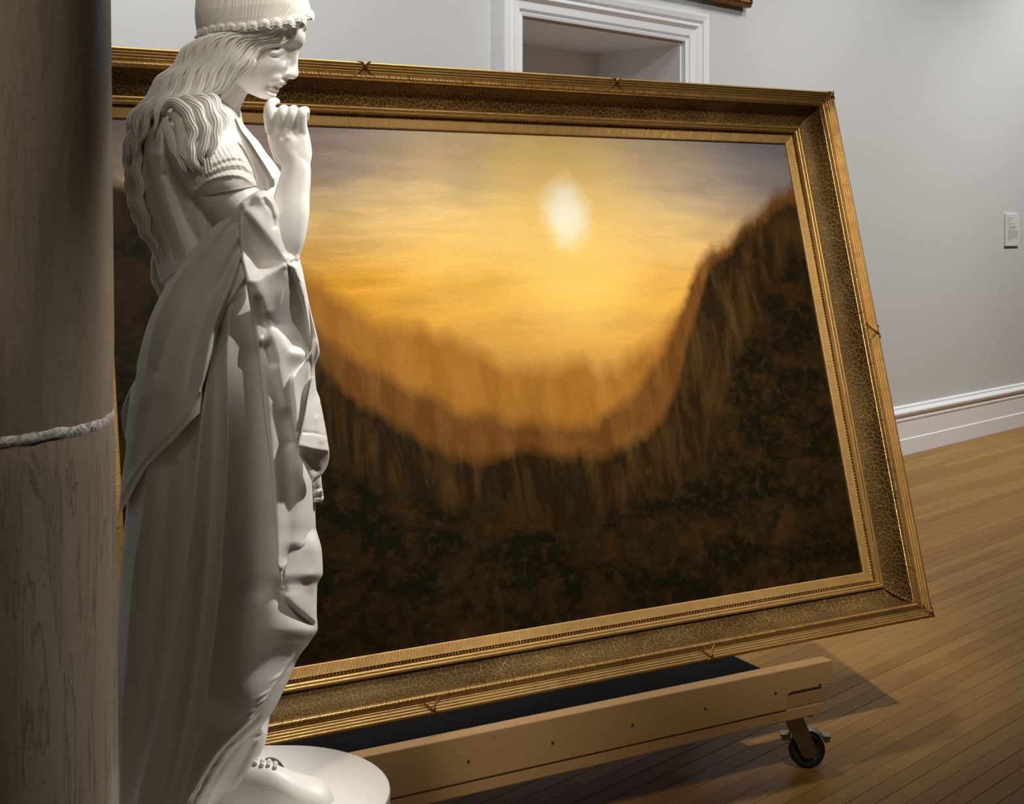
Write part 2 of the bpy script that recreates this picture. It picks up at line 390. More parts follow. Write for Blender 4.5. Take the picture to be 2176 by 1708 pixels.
# ------------------------------------------------------------------ the big framed painting
PC = np.array([1.1565, 3.6, .3290]); psi, th = .495048, .264849
E_ = np.array([math.cos(psi), math.sin(psi), 0]); n0 = np.array([math.sin(psi), -math.cos(psi), 0]); Zv = np.array([0, 0, 1.])
U_ = -n0*math.sin(th)+Zv*math.cos(th); N_ = n0*math.cos(th)+Zv*math.sin(th)
FW, FH, RIM, RE = 2.0+2*.1348, 1.5261, .1348, .0992      # outer width, height, rim width, relief of the lip above the canvas
FO = PC-E_*FW-N_*RE                       # outer bottom-left corner, on the canvas plane
def fp(x, y, r): return FO+E_*x+U_*y+N_*r
paint = empty('framed_painting', tuple(fp(FW/2, 0, 0)))
tag(paint, 'huge gilt-framed sunset landscape painting leaning back on the wooden dolly', 'painting')
def arc(a0, r0, a1, r1, sag, n=8):
    p = []
    for i in range(n+1):
        t = i/n; dx, dy = a1-a0, r1-r0; k = sag*math.sin(math.pi*t)
        L = math.hypot(dx, dy); p.append((a0+dx*t-dy/L*k, r0+dy*t+dx/L*k))
    return p
reed = []
for i in range(4):
    a0, a1 = .0215-i*.0058, .0215-(i+1)*.0058; r0, r1 = .086+i*.0036, .086+(i+1)*.0036
    reed += arc(a0, r0, a1, r1, -.0022, 5)
reed = [(a, r if a > .004 else r) for a, r in reed]
reed += arc(-.0017, .1, -.004, .085, -.003, 5)+[(-.003, .08), (-.0035, .06), (.0, .055), (.0, .02), (.006, .015), (.006, -.02)]
zones = [
    ('liner', GOLD_LINER, [(.1348, .001), (.1348, .0075), (.133, .009), (.115, .0125), (.111, .0135), (.1103, .010)]),
    ('bead_channel', GOLD_BEAD, [(.1103, .010), (.1095, .006), (.104, .006), (.1032, .012)]),
    ('inner_moulding', GOLD, [(.1032, .012), (.1030, .02)]+arc(.1030, .02, .097, .0262, -.002, 4)+[(.0965, .0245)]+arc(.0965, .0245, .088, .031, -.0035, 8)+[(.0875, .0225), (.0862, .0225)]),
    ('cove', COVE, arc(.0862, .0225, .0395, .078, .0105, 14)),
    ('ribbed_moulding', GOLD_RIB, [(.0395, .078), (.0385, .0765), (.038, .079)]+arc(.038, .079, .0228, .0875, -.0072, 12)+[(.0222, .0835), (.0215, .086)]),
    ('reeded_moulding', GOLD, reed),
    ('frame_back', GOLD_DARK, [(.006, -.02), (.0215, -.022), (.0215, -.028)]+arc(.0215, -.028, .026, -.06, -.006, 6)+[(.03, -.062), (.13, -.062)]),
]
corners = [((0, 0), (1, 1)), ((FW, 0), (-1, 1)), ((FW, FH), (-1, -1)), ((0, FH), (1, -1))]
for nm, mat, prof in zones:
    L = np.concatenate([[0], np.cumsum([math.dist(prof[i], prof[i+1]) for i in range(len(prof)-1)])])
    for k in range(4):
        (c0, s0), (c1, s1) = corners[k], corners[(k+1) % 4]; vs, uv = [], []
        NS = 12
        length = math.dist(c0, c1)
        for j in range(NS+1):
            t = j/NS
            for (a, r), l in zip(prof, L):
                p0 = (c0[0]+s0[0]*a, c0[1]+s0[1]*a); p1 = (c1[0]+s1[0]*a, c1[1]+s1[1]*a)
                x, y = p0[0]+(p1[0]-p0[0])*t, p0[1]+(p1[1]-p0[1])*t
                vs.append(fp(x, y, r)); uv.append((t*length+k*3.1, l+k*.7))
        o = mesh(nm, vs, grid_faces(NS+1, len(prof)), mat, paint, nm not in ('liner', 'frame_back'), uv)
        o.data.polygons.foreach_set('use_smooth', [nm not in ('liner', 'frame_back', 'bead_channel')]*len(o.data.polygons))
# row of little beads
bv, bf = [], []
ball = [(math.cos(a)*math.cos(b), math.sin(a)*math.cos(b), math.sin(b)) for b in (-.6, .25, .95) for a in [2*math.pi*i/7 for i in range(7)]]+[(0, 0, 1)]
bfa = [tuple(q) for q in grid_faces(3, 7, True)]+[(14+i, 14+(i+1) % 7, 21) for i in range(7)]
a = .1068
for k in range(4):
    (c0, s0), (c1, s1) = corners[k], corners[(k+1) % 4]
    p0 = np.array([c0[0]+s0[0]*a, c0[1]+s0[1]*a]); p1 = np.array([c1[0]+s1[0]*a, c1[1]+s1[1]*a]); n = int(np.linalg.norm(p1-p0)/.0086)
    for i in range(n):
        q = p0+(p1-p0)*(i+.5)/n; b0 = len(bv)
        bv += [fp(q[0]+x*.0034, q[1]+y*.0034, .008+z*.0034) for x, y, z in ball]; bf += [tuple(b0+m for m in ff) for ff in bfa]
o = mesh('bead_row', bv, bf, GOLD_BEAD, paint, True); o['kind'] = 'stuff'
# canvas
nx, ny = 60, 40
cv = [fp(RIM-.004+(FW-2*RIM+.008)*i/nx, RIM-.004+(FH-2*RIM+.008)*j/ny, .002) for j in range(ny+1) for i in range(nx+1)]
cuv = [(i/nx, j/ny) for j in range(ny+1) for i in range(nx+1)]
mesh('canvas', cv, grid_faces(ny+1, nx+1), CANVAS, paint, True, cuv)
bm = bmesh.new(); add_box(bm, basis(FO, E_, U_, N_), .02, FW-.02, .02, FH-.02, -.055, -.03); bm_obj('backing_board', bm, BLACK, paint)
# crossed-ribbon ornaments on the reeded edge
lip = [(.030, .089), (.024, .0905), (.019, .0915), (.0125, .096), (.006, .1005), (0, .1035), (-.0045, .1), (-.0065, .09), (-.0065, .078)]
def ribbon(side, pos, span=.05, corner=False):
    vs, fs = [], []
    def at(s, a, r):
        if side == 'top': return fp(s, FH-a, r)
        if side == 'bottom': return fp(s, a, r)
        return fp(FW-a, s, r)
    for sgn in (1, -1):
        b0 = len(vs); n = len(lip)
        for i, (a, r) in enumerate(lip):
            t = i/(n-1)-.5; s = pos+sgn*t*span; w = .0026*(1-abs(t)*.9)+.0008
            up = .0008 if sgn > 0 else -.0004
            for dw, dr in ((-w, 0), (-w*.5, .0024), (0, .0030), (w*.5, .0024), (w, 0)): vs.append(at(s+dw, a, r+dr+up))
        fs += [tuple(b0+q for q in ff) for ff in grid_faces(n, 5)]
    c = len(vs)     # central knot
    a, r = lip[4]
    for b in (-.3, .4, 1.0):
        for i in range(8):
            g = 2*math.pi*i/8; vs.append(at(pos+.006*math.cos(g)*math.cos(b), a+.006*math.sin(g)*math.cos(b), r+.002+.005*math.sin(b)))
    fs += [tuple(c+q for q in ff) for ff in grid_faces(3, 8, True)]+[tuple(c+16+i for i in range(8))]
    mesh('ribbon_tie', vs, fs, GOLD_DARK, paint, True)
def along(px, py, side):
    k = (px-CX)/F; base = fp(0, FH if side == 'top' else 0, RE)
    return (k*base[1]-base[0])/(E_[0]-k*E_[1])
for px in (775, 1310): ribbon('top', along(px, 0, 'top'))
for px in (920, 1510): ribbon('bottom', along(px, 0, 'bottom'))
ribbon('right', FH*.52, .06)
ribbon('top', FW-.004, .03); ribbon('bottom', FW-.004, .03); ribbon('right', FH-.01, .03); ribbon('right', .01, .03)
# leaf spray worn into the lower right mitre of the cove
vs, fs = [], []
for i in range(9):
    t = i/8; a = .08-.04*t; r = .03+.045*t**1.4; b0 = len(vs)
    for b in (-.5, .3, 1):
        for g in range(6):
            q = 6.283*g/6; vs.append(fp(FW-a+.006*math.cos(q)*math.cos(b)+random.uniform(-.002, .002), a+.006*math.sin(q)*math.cos(b)+random.uniform(-.002, .002), r+.006*math.sin(b)))
    fs += [tuple(b0+q for q in ff) for ff in grid_faces(3, 6, True)]+[tuple(b0+12+i for i in range(6))]
mesh('corner_leaf', vs, fs, GOLD_DARK, paint, True)

# ------------------------------------------------------------------ wooden dolly
ED = E_; ND = n0                                       # parallel to the painting, level
DB = np.array([.8260, 3.372, 0])                       # front right end of the rail on the floor
dolly = empty('wooden_dolly', tuple(DB)); tag(dolly, 'raw pine dolly on casters carrying the gilt-framed painting', 'dolly')
DM = basis(DB, ED, -ND, Zv)                            # x along (right +), y away from camera, z up
DL = -1.75
def poly_extrude(name, pts, y0, y1, mat, parent, bevel=.003):
    bm = bmesh.new(); v = [bm.verts.new((x, y0, z)) for x, z in pts]; f = bm.faces.new(v)
    r = bmesh.ops.extrude_face_region(bm, geom=[f]); ev = [e for e in r['geom'] if isinstance(e, bmesh.types.BMVert)]
    bmesh.ops.translate(bm, vec=(0, y1-y0, 0), verts=ev)
    bmesh.ops.bevel(bm, geom=bm.edges[:], offset=bevel, segments=2, profile=.5, affect='EDGES')
    bmesh.ops.recalc_face_normals(bm, faces=bm.faces)
    me = bpy.data.meshes.new(name); bm.to_mesh(me); bm.free(); me.materials.append(mat)
    o = bpy.data.objects.new(name, me); col.objects.link(o); o.parent = parent
    o.matrix_basis = Matrix.Translation(-Vector(parent.location)) @ DM
    return o
poly_extrude('front_rail', [(DL, .179), (-.148, .179), (-.148, .209), (-.145, .217), (-.137, .220), (0, .220), (0, .282), (DL, .282)], 0, .038, PINE, dolly)
poly_extrude('lower_rail', [(DL, .1475), (-.024, .1475), (-.024, .1765), (DL, .1765)], .004, .10, PINE, dolly)
poly_extrude('spacer_block', [(-.145, .1768), (-.024, .1768), (-.024, .2125), (-.145, .2125)], .006, .041, PINE2, dolly)
poly_extrude('rear_rail', [(DL, .1475), (-.012, .1475), (-.012, .222), (DL, .222)], .55, .59, PINE, dolly)
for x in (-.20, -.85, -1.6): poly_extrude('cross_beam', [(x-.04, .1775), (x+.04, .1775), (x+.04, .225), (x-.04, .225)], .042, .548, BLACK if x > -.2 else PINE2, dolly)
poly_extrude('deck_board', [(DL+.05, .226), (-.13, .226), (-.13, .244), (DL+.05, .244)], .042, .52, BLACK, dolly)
for x in (-.4, -1.4): poly_extrude('back_post', [(x-.04, .2265), (x+.04, .2265), (x+.04, 1.2), (x-.04, 1.2)], .53, .58, PINE2, dolly)
# screws along the rail
sm = None
for px, py in ((995, 1618), (1174, 1579), (1344, 1541), (1499, 1506), (1648, 1473), (1742, 1455)):
    k = (px-CX)/F; t = (k*DB[1]-DB[0])/(ED[0]-k*ED[1]); P = DB+ED*t; z = CH-(py-CY)/F*P[1]
    if sm is None:
        bm = bmesh.new(); q = bmesh.ops.create_uvsphere(bm, u_segments=10, v_segments=6, radius=.004); bmesh.ops.scale(bm, vec=(1, .22, 1), verts=q['verts'])
        sm = bpy.data.meshes.new('screw'); bm.to_mesh(sm); bm.free(); sm.materials.append(STEEL)
    o = bpy.data.objects.new('screw', sm); col.objects.link(o); o.parent = dolly
    o.matrix_basis = Matrix.Translation(-Vector(dolly.location)) @ DM @ Matrix.Translation((t, -.0005, z))
# casters
def caster(x, y, swivel):
    M = DM @ Matrix.Translation((x, y, 0)) @ Matrix.Rotation(swivel, 4, 'Z')
    c = empty('caster', (0, 0, 0), dolly); c.matrix_basis = Matrix.Translation(-Vector(dolly.location)) @ M
    def part(name, bm, mat, smooth=False):
        me = bpy.data.meshes.new(name); bmesh.ops.recalc_face_normals(bm, faces=bm.faces); bm.to_mesh(me); bm.free(); me.materials.append(mat)
        if smooth: me.polygons.foreach_set('use_smooth', [True]*len(me.polygons))
        o = bpy.data.objects.new(name, me); col.objects.link(o); o.parent = c; return o
    RX = Matrix.Rotation(math.pi/2, 4, 'X'); R = .0465
    def ring(pr, mat, name):
        v, f = lathe(pr, Matrix.Translation((.022, 0, R)) @ RX @ Matrix.Scale(.912, 4), 40)
        me = bpy.data.meshes.new(name); me.from_pydata([tuple(q) for q in v], [], f); me.update(); me.materials.append(mat)
        me.polygons.foreach_set('use_smooth', [True]*len(me.polygons)); o = bpy.data.objects.new(name, me); col.objects.link(o); o.parent = c
    ring([(.036, -.013), (.040, -.0155), (.046, -.0155), (.050, -.011), (.051, 0), (.050, .011), (.046, .0155), (.040, .0155), (.036, .013)], RUBBER, 'tyre')
    ring([(0, -.010), (.014, -.010), (.016, -.007), (.030, -.007), (.033, -.011), (.0365, -.0125), (.0365, .0125), (.033, .011), (.030, .007), (.016, .007), (.014, .010), (0, .010)], HUB, 'hub')
    for s in (-1, 1):        # fork plates taper from the swivel head to the axle
        bm = bmesh.new(); pts = [(-.034, .126), (.012, .126), (.018, .116), (.041, .058), (.041, .042), (.034, .032), (.022, .028), (.012, .031), (.005, .042), (-.032, .112)]
        v = [bm.verts.new((px, s*.0195-.0015, pz)) for px, pz in pts]; fc = bm.faces.new(v); r = bmesh.ops.extrude_face_region(bm, geom=[fc])
        bmesh.ops.translate(bm, vec=(0, .003, 0), verts=[e for e in r['geom'] if isinstance(e, bmesh.types.BMVert)]); part('fork_plate', bm, STEEL)
    bm = bmesh.new(); add_box(bm, I4, -.034, .012, -.021, .021, .124, .128, .001); add_cyl(bm, Matrix.Translation((-.010, 0, .134)), .026, .012, 28); add_box(bm, I4, -.052, .032, -.032, .034, .140, .147, .0008); part('swivel_plate', bm, STEEL)
    bm = bmesh.new(); add_cyl(bm, Matrix.Translation((.022, 0, R)) @ RX, .0075, .052, 6); add_cyl(bm, Matrix.Translation((.022, 0, R)) @ RX, .0042, .062, 16); part('axle_bolt', bm, STEEL, False)
    bm = bmesh.new(); add_box(bm, I4, -.046, -.020, -.016, .016, .082, .087, .001); add_box(bm, I4, -.044, -.022, -.014, .014, .071, .082, .003); part('brake_pedal', bm, STEEL)
    bm = bmesh.new(); add_box(bm, I4, .062, .082, -.016, .016, .080, .085, .001); add_box(bm, I4, .064, .080, -.014, .014, .068, .080, .003); part('brake_lever', bm, STEEL)
    bm = bmesh.new()
    for i in range(7):
        a0 = math.radians(28+i*11); add_box(bm, Matrix.Translation((.022, 0, R)) @ Matrix.Rotation(-a0, 4, 'Y') @ Matrix.Translation((.0515, 0, 0)), -.001, .001, -.017, .017, -.0062, .0062)
    part('wheel_guard', bm, STEEL)
caster(-.066, .056, -.55)
caster(-1.62, .056, .4); caster(-.06, .57, 1.1); caster(-1.62, .57, 2.0)

# ------------------------------------------------------------------ picture hung over the door, wall label
hung = empty('gilt_picture_frame', tuple(wp(-1.6, 0, 2.53))); tag(hung, 'carved dark gilt picture frame hung high on the wall above the doorway', 'picture')
HW, HH, HA, HZ = 1.35, 1.0, -1.645, 2.54
hp = [(0, .005), (0, .03), (.012, .045), (.022, .05), (.03, .045), (.034, .03), (.05, .028), (.06, .02), (.075, .018), (.08, .008)]
hc = [((0, 0), (1, 1)), ((HW, 0), (-1, 1)), ((HW, HH), (-1, -1)), ((0, HH), (1, -1))]
for k in range(4):
    (c0, s0), (c1, s1) = hc[k], hc[(k+1) % 4]; vs, uv = [], []
    NS = 90
    for j in range(NS+1):
        t = j/NS
        for m, (a, r) in enumerate(hp):
            rr = r+(.006*abs(math.sin(j*1.57)) if m in (2, 3, 4) else 0)
            x = c0[0]+s0[0]*a+(c1[0]+s1[0]*a-c0[0]-s0[0]*a)*t; z = c0[1]+s0[1]*a+(c1[1]+s1[1]*a-c0[1]-s0[1]*a)*t
            vs.append(wp(HA-HW+x, rr+.012, HZ+z)); uv.append((t*2, a))
    mesh('frame_side', vs, grid_faces(NS+1, len(hp)), GOLD_DARK, hung, False, uv)
vs = [wp(HA-HW+.07, .02, HZ+.07), wp(HA-.07, .02, HZ+.07), wp(HA-.07, .02, HZ+HH-.07), wp(HA-HW+.07, .02, HZ+HH-.07)]
mesh('canvas', vs, [(0, 1, 2, 3)], m_simple('dark_varnished_canvas', (.06, .045, .03), .4), hung)
bm = bmesh.new(); add_box(bm, WM, HA-HW+.015, HA-.015, -.017, 0, HZ+.015, HZ+HH-.015); bm_obj('backing', bm, BLACK, hung)
HC = wp(1.49, 0, 1.36)
lab = empty('wall_label', tuple(HC)); tag(lab, 'small white text card fixed to the grey wall above the baseboard', 'label')
bm = bmesh.new(); add_box(bm, WM, 1.385, 1.595, -.012, 0, 1.262, 1.484, .001); bm_obj('card', bm, PAPER, lab)
vs, fs = [], []
def txt(x0, x1, z, hgt):
    x = x0
    while x < x1-.004:
        w = min(random.uniform(.006, .022), x1-x); k = len(vs)
        for (xx, zz) in ((x, z), (x+w, z), (x+w, z+hgt), (x, z+hgt)): vs.append(WM @ Vector((1.385+xx, -.0126, 1.262+zz)))
        fs.append((k, k+1, k+2, k+3)); x += w+.004
for x0, x1, z, hg in [(.03, .12, .192, .0035), (.03, .08, .182, .002), (.03, .095, .175, .002), (.03, .065, .166, .002), (.03, .17, .154, .002), (.03, .095, .148, .002)]+[(.045, .165-.03*(i == 3), .136-.0062*i, .002) for i in range(4)]+[(.03, .185, .107-.0062*i, .002) for i in range(10)]+[(.03, .09, .045, .002), (.03, .12, .033, .002)]: txt(x0, x1, z, hg)
mesh('text_lines', vs, fs, INK, lab)

#STATUE#
# ------------------------------------------------------------------ the marble statue
# modelled in (x, y, q): pixel column, pixel row and depth in the same unit (0.755 mm) about the figure's axis, then placed in metres
DS, ZP = 2.1, .49
def S3(A):
    A = np.asarray(A, float); D = DS*(1+A[:, 2]/F)
    return np.stack([(A[:, 0]-CX)/F*D, D, CH-(A[:, 1]-CY)/F*D], -1)
def pch(pts, y):
    p = np.array(sorted(pts), float); X, Y = p[:, 0], p[:, 1]
    if len(X) == 1: return np.full(np.shape(y), Y[0])
    h = np.diff(X); d = np.diff(Y)/h; m = np.zeros_like(Y)
    for i in range(1, len(X)-1):
        if d[i-1]*d[i] > 0: m[i] = 2*d[i-1]*d[i]/(d[i-1]+d[i])
    m[0], m[-1] = d[0], d[-1]
    y = np.clip(y, X[0], X[-1]); k = np.clip(np.searchsorted(X, y)-1, 0, len(h)-1); t = (y-X[k])/h[k]
    return (2*t**3-3*t**2+1)*Y[k]+(t**3-2*t**2+t)*h[k]*m[k]+(-2*t**3+3*t**2)*Y[k+1]+(t**3-t**2)*h[k]*m[k+1]
def cat(P, n):
    P = np.asarray(P, float); m = len(P); Q = np.vstack([2*P[0]-P[1], P, 2*P[-1]-P[-2]])
    u = np.linspace(0, m-1, n); k = np.minimum(u.astype(int), m-2); t = (u-k)[:, None]
    a, b, c, d = Q[k], Q[k+1], Q[k+2], Q[k+3]
    return .5*(2*b+(c-a)*t+(2*a-5*b+4*c-d)*t**2+(3*b-a-3*c+d)*t**3)
def fnum(v): return v if isinstance(v, (list, tuple)) else [(0, v)]
def stroke_field(X, Y, strokes):
    out = np.zeros_like(X)
    for st in strokes:
        P = np.asarray(st['p'], float); P = cat(P, max(8, 5*len(P))) if len(P) > 2 else P
        h = np.interp(np.linspace(0, 1, len(P)), np.linspace(0, 1, len(np.atleast_1d(st['h']))), np.atleast_1d(st['h']))
        wl = st.get('wl', st.get('w', 10)); wr = st.get('wr', st.get('w', 10)); R = 4.5*max(wl, wr)
        m = (X > P[:, 0].min()-R) & (X < P[:, 0].max()+R) & (Y > P[:, 1].min()-R) & (Y < P[:, 1].max()+R)
        if not m.any(): continue
        x, y = X[m], Y[m]; best = np.full(x.shape, 1e9); sd = np.zeros_like(x); hh = np.zeros_like(x); endd = np.zeros_like(x)
        for i in range(len(P)-1):
            a, b = P[i], P[i+1]; d = b-a; L2 = d @ d+1e-9
            tt = ((x-a[0])*d[0]+(y-a[1])*d[1])/L2; tc = np.clip(tt, 0, 1)
            dx, dy = x-a[0]-tc*d[0], y-a[1]-tc*d[1]; ds = np.hypot(dx, dy); s = np.sign(d[0]*dy-d[1]*dx)
            u = ds < best
            best[u] = ds[u]; sd[u] = s[u]; hh[u] = (h[i]+(h[i+1]-h[i])*tc)[u]
        w = np.where(sd > 0, wl, wr)          # walking down the stroke, wl is the picture's left
        if st.get('k', 'g') == 'g': out[m] += hh*np.exp(-(best/w)**2)
        else:
            e = st.get('e', 1.6); out[m] += hh*np.exp(-(np.sqrt(best**2+e*e)-e)/w)
    return out
def G(h, w, *p): return dict(k='g', p=p, h=h, w=w)
def C(h, wl, wr, *p): return dict(k='c', p=p, h=h, wl=wl, wr=wr)
def poly_dent(X, Y, poly, depth, soft):
    # smooth hollow over a polygon (signed distance, soft edge)
    P = np.asarray(poly, float); inside = np.zeros(X.shape, bool); best = np.full(X.shape, 1e9)
    for i in range(len(P)):
        a, b = P[i], P[(i+1) % len(P)]
        c = ((a[1] > Y) != (b[1] > Y)) & (X < (b[0]-a[0])*(Y-a[1])/(b[1]-a[1]+1e-9)+a[0]); inside ^= c
        d = b-a; t = np.clip(((X-a[0])*d[0]+(Y-a[1])*d[1])/(d @ d+1e-9), 0, 1); best = np.minimum(best, np.hypot(X-a[0]-t*d[0], Y-a[1]-t*d[1]))
    s = np.where(inside, best, -best); return -depth/(1+np.exp(-s/soft))

class Piece:
    """closed tube: left/right outlines by row, bulging to the front and to the back, folds pressed into the front"""
    def __init__(s, y0, y1, left, right, fb, bb, qL=0, qR=0, e=1.0):
        s.y0, s.y1, s.l, s.r, s.fb, s.bb, s.qL, s.qR, s.e = y0, y1, left, right, fnum(fb), fnum(bb), fnum(qL), fnum(qR), e
        s.strokes, s.extra, s.zmin = [], None, None
    over, off, ls, rs = None, 0, None, None
    def front(s, x, y):
        x, y = np.asarray(x, float), np.asarray(y, float)
        xl, xr = pch(s.ls or s.l, y), pch(s.rs or s.r, y); u = np.clip((x-xl)/np.maximum(xr-xl, 1e-6), 0, 1)
        if s.over is not None: return s.over.front(x, y)+6-(pch(fnum(s.off), y)+6)*np.minimum(1, 2.6*np.sqrt(np.maximum(u*(1-u), 0)))
        return pch(s.qL, y)*(1-u)+pch(s.qR, y)*u-pch(s.fb, y)*(2*np.sqrt(np.maximum(u*(1-u), 0)))**s.e
    def build(s, ny, nt, nb=24):
        y = np.linspace(s.y0, s.y1, ny)[:, None]*np.ones((1, nt+1)); t = np.ones((ny, 1))*np.linspace(0, 1, nt+1)[None]
        xl, xr = pch(s.l, y), pch(s.r, y); x = xl+(xr-xl)*(1-np.cos(np.pi*t))/2
        q = s.front(x, y); fade = np.minimum(1, np.sin(np.pi*t)/.22)
        d = stroke_field(x.ravel(), y.ravel(), s.strokes).reshape(x.shape)
        if s.extra is not None: d = d+s.extra(x, y)
        q = q-d*fade
        tb = np.linspace(1, 0, nb+2)[1:-1]; yb = np.linspace(s.y0, s.y1, ny)[:, None]*np.ones((1, nb)); tb = np.ones((ny, 1))*tb[None]
        xl, xr = pch(s.l, yb), pch(s.r, yb); ub = (1-np.cos(np.pi*tb))/2; xb = xl+(xr-xl)*ub
        ql_, qr_ = (s.front(xl, yb), s.front(xr, yb)) if s.rs or s.over is not None else (pch(s.qL, yb), pch(s.qR, yb))
        qb = ql_*(1-ub)+qr_*ub+pch(s.bb, yb)*np.sin(np.pi*tb)
        A = np.stack([np.hstack([x, xb]), np.hstack([y, yb]), np.hstack([q, qb])], -1); nc = A.shape[1]
        V = S3(A.reshape(-1, 3)); Fc = grid_faces(ny, nc, True)
        top, bot = V[:nc].mean(0), V[-nc:].mean(0); n = len(V)
        V = np.vstack([V, top, bot]); i = np.arange(nc); j = (i+1) % nc
        tris = [(n, int(b), int(a)) for a, b in zip(i, j)]+[(n+1, int((ny-1)*nc+a), int((ny-1)*nc+b)) for a, b in zip(i, j)]
        if s.zmin is not None: V[:, 2] = np.maximum(V[:, 2], s.zmin)
        return V, [tuple(map(int, f)) for f in Fc]+tris
def tube(P, n=24, seg=20):
    Q = cat(P, n); c, r = Q[:, :3], np.maximum(Q[:, 3], 1); T = np.gradient(c, axis=0); T /= np.linalg.norm(T, axis=1)[:, None]
    V = []
    # rounded ends
    pre = [(c[0]-T[0]*r[0]*math.sin(a), r[0]*math.cos(a), T[0]) for a in (1.45, 1.0, .5)]
    post = [(c[-1]+T[-1]*r[-1]*math.sin(a), r[-1]*math.cos(a), T[-1]) for a in (.5, 1.0, 1.45)]
    for (o, rr, t) in pre+[(c[i], r[i], T[i]) for i in range(n)]+post:
        a = np.cross(t, [0, 0, 1.]); a = a/np.linalg.norm(a) if np.linalg.norm(a) > .05 else np.array([1., 0, 0]); b = np.cross(t, a)
        for k in range(seg):
            g = 2*math.pi*k/seg; V.append(o+rr*(math.cos(g)*a+math.sin(g)*b))
    m = n+6; Fc = [tuple(map(int, f)) for f in grid_faces(m, seg, True)]+[tuple(range(seg))[::-1], tuple((m-1)*seg+k for k in range(seg))]
    return S3(np.array(V)), Fc
def lock(P, ns=90, nt=26, strands=5, amp=2.2, bulge=.75, phase=0, wav=0, per=60):
    Q = cat(P, ns); c, w = Q[:, :2], Q[:, 3]; T = np.gradient(c, axis=0); T /= np.linalg.norm(T, axis=1)[:, None]; N = np.stack([-T[:, 1], T[:, 0]], -1)
    arc = np.concatenate([[0], np.cumsum(np.linalg.norm(np.diff(c, axis=0), axis=1))]); c = c+N*(wav*np.sin(2*np.pi*arc/per+phase))[:, None]
    t = np.linspace(0, 1, nt+1)[None]; u = -np.cos(np.pi*t)
    X = c[:, :1]+N[:, :1]*w[:, None]*u; Y = c[:, 1:]+N[:, 1:]*w[:, None]*u
    s = np.linspace(0, 1, ns)[:, None]
    ph = phase+1.3*np.sin(2*np.pi*s*1.7+phase)+.6*np.sin(arc[:, None]/17+phase)
    g = np.abs(np.sin(np.pi*strands*(u+1)/2+ph))**.75+.45*np.abs(np.sin(np.pi*strands*2.3*(u+1)/2+ph*1.7))
    q = Q[:, 2:3]-bulge*w[:, None]*np.sin(np.pi*t)-amp*g*np.minimum(1, np.sin(np.pi*t)*2.5)
    tb = np.linspace(1, 0, 8)[None, 1:-1]; ub = -np.cos(np.pi*tb)
    Xb = c[:, :1]+N[:, :1]*w[:, None]*ub; Yb = c[:, 1:]+N[:, 1:]*w[:, None]*ub; qb = Q[:, 2:3]+.8*w[:, None]*np.sin(np.pi*tb)
    A = np.stack([np.hstack([X, Xb]), np.hstack([Y, Yb]), np.hstack([q, qb])], -1); nc = A.shape[1]
    Fc = [tuple(map(int, f)) for f in grid_faces(ns, nc, True)]+[tuple(range(nc))[::-1], tuple((ns-1)*nc+k for k in range(nc))]
    return S3(A.reshape(-1, 3)), Fc
def join(parts):
    V, Fc, n = [], [], 0
    for v, f in parts:
        V.append(np.asarray(v)); Fc += [tuple(i+n for i in q) for q in f]; n += len(v)
    return np.vstack(V), Fc
statue = empty('marble_statue', ((450-CX)/F*DS, DS, ZP))
tag(statue, 'white marble statue of a draped woman in a shell wreath, hand at her chin', 'statue')
def smesh(name, vf, mat=None): return mesh(name, vf[0], vf[1], mat or MARBLE, statue, True)

# --- robe, underdress and mantle
LX = [(560, 395), (640, 350), (700, 318), (780, 300), (880, 285), (980, 276), (1080, 268), (1200, 256), (1350, 246), (1500, 232), (1650, 214), (1790, 200)]
robe = Piece(570, 1790, LX,
    [(560, 600), (640, 636), (700, 652), (780, 660), (880, 664), (980, 668), (1060, 670), (1108, 670), (1172, 684), (1217, 686), (1245, 674), (1300, 673), (1334, 675), (1362, 660), (1396, 635), (1458, 607), (1523, 572), (1607, 487), (1705, 428), (1790, 380)],
    [(560, 120), (700, 150), (900, 165), (1200, 180), (1340, 185), (1460, 165), (1560, 120), (1650, 92), (1790, 85)], [(560, 110), (900, 160), (1790, 200)],
    0, [(560, 0), (1340, -5), (1396, -25), (1458, -60), (1523, -100), (1607, -158), (1705, -188), (1790, -195)])
robe.zmin = ZP
robe.strokes = [
    C(40, 9, 60, (470, 640), (458, 700), (449, 760), (433, 863), (423, 940), (415, 1018), (410, 1095), (395, 1200), (378, 1304), (357, 1427), (338, 1520), (301, 1659), (280, 1760)),
    C(36, 8, 62, (489, 650), (485, 700), (481, 760), (484, 915), (481, 1018), (472, 1146), (470, 1200), (459, 1304), (443, 1427), (428, 1535), (403, 1628), (385, 1705), (365, 1780)),
    C(22, 12, 50, (300, 900), (312, 1000), (303, 1100), (285, 1200), (272, 1350), (262, 1500), (255, 1700)),
    G(-16, 20, (360, 990), (350, 1150), (330, 1350), (310, 1550), (280, 1700)),
    G(-22, 16, (462, 700), (455, 900), (447, 1100), (435, 1250), (415, 1430), (385, 1600), (350, 1750)),
    G(-14, 26, (530, 760), (535, 900), (532, 1100), (540, 1250)),
    C(9, 9, 22, (398, 1058), (398, 1100), (396, 1200)),
    # the big soft knee fold and the hem that turns over at the right
    G(16, 60, (600, 1290), (560, 1400), (520, 1500)),
    C(10, 4, 40, (604, 1250), (606, 1265), (630, 1290), (669, 1318)), C(-16, 12, 9, (600, 1255), (602, 1274), (626, 1300), (664, 1328)),
    C(-7, 2, 10, (640, 1380), (600, 1440), (555, 1515), (470, 1600), (412, 1700)), C(5, 3, 3, (625, 1392), (588, 1448), (540, 1520), (462, 1598), (398, 1700)),
    G(10, 18, (672, 1150), (680, 1200), (668, 1240)),
]
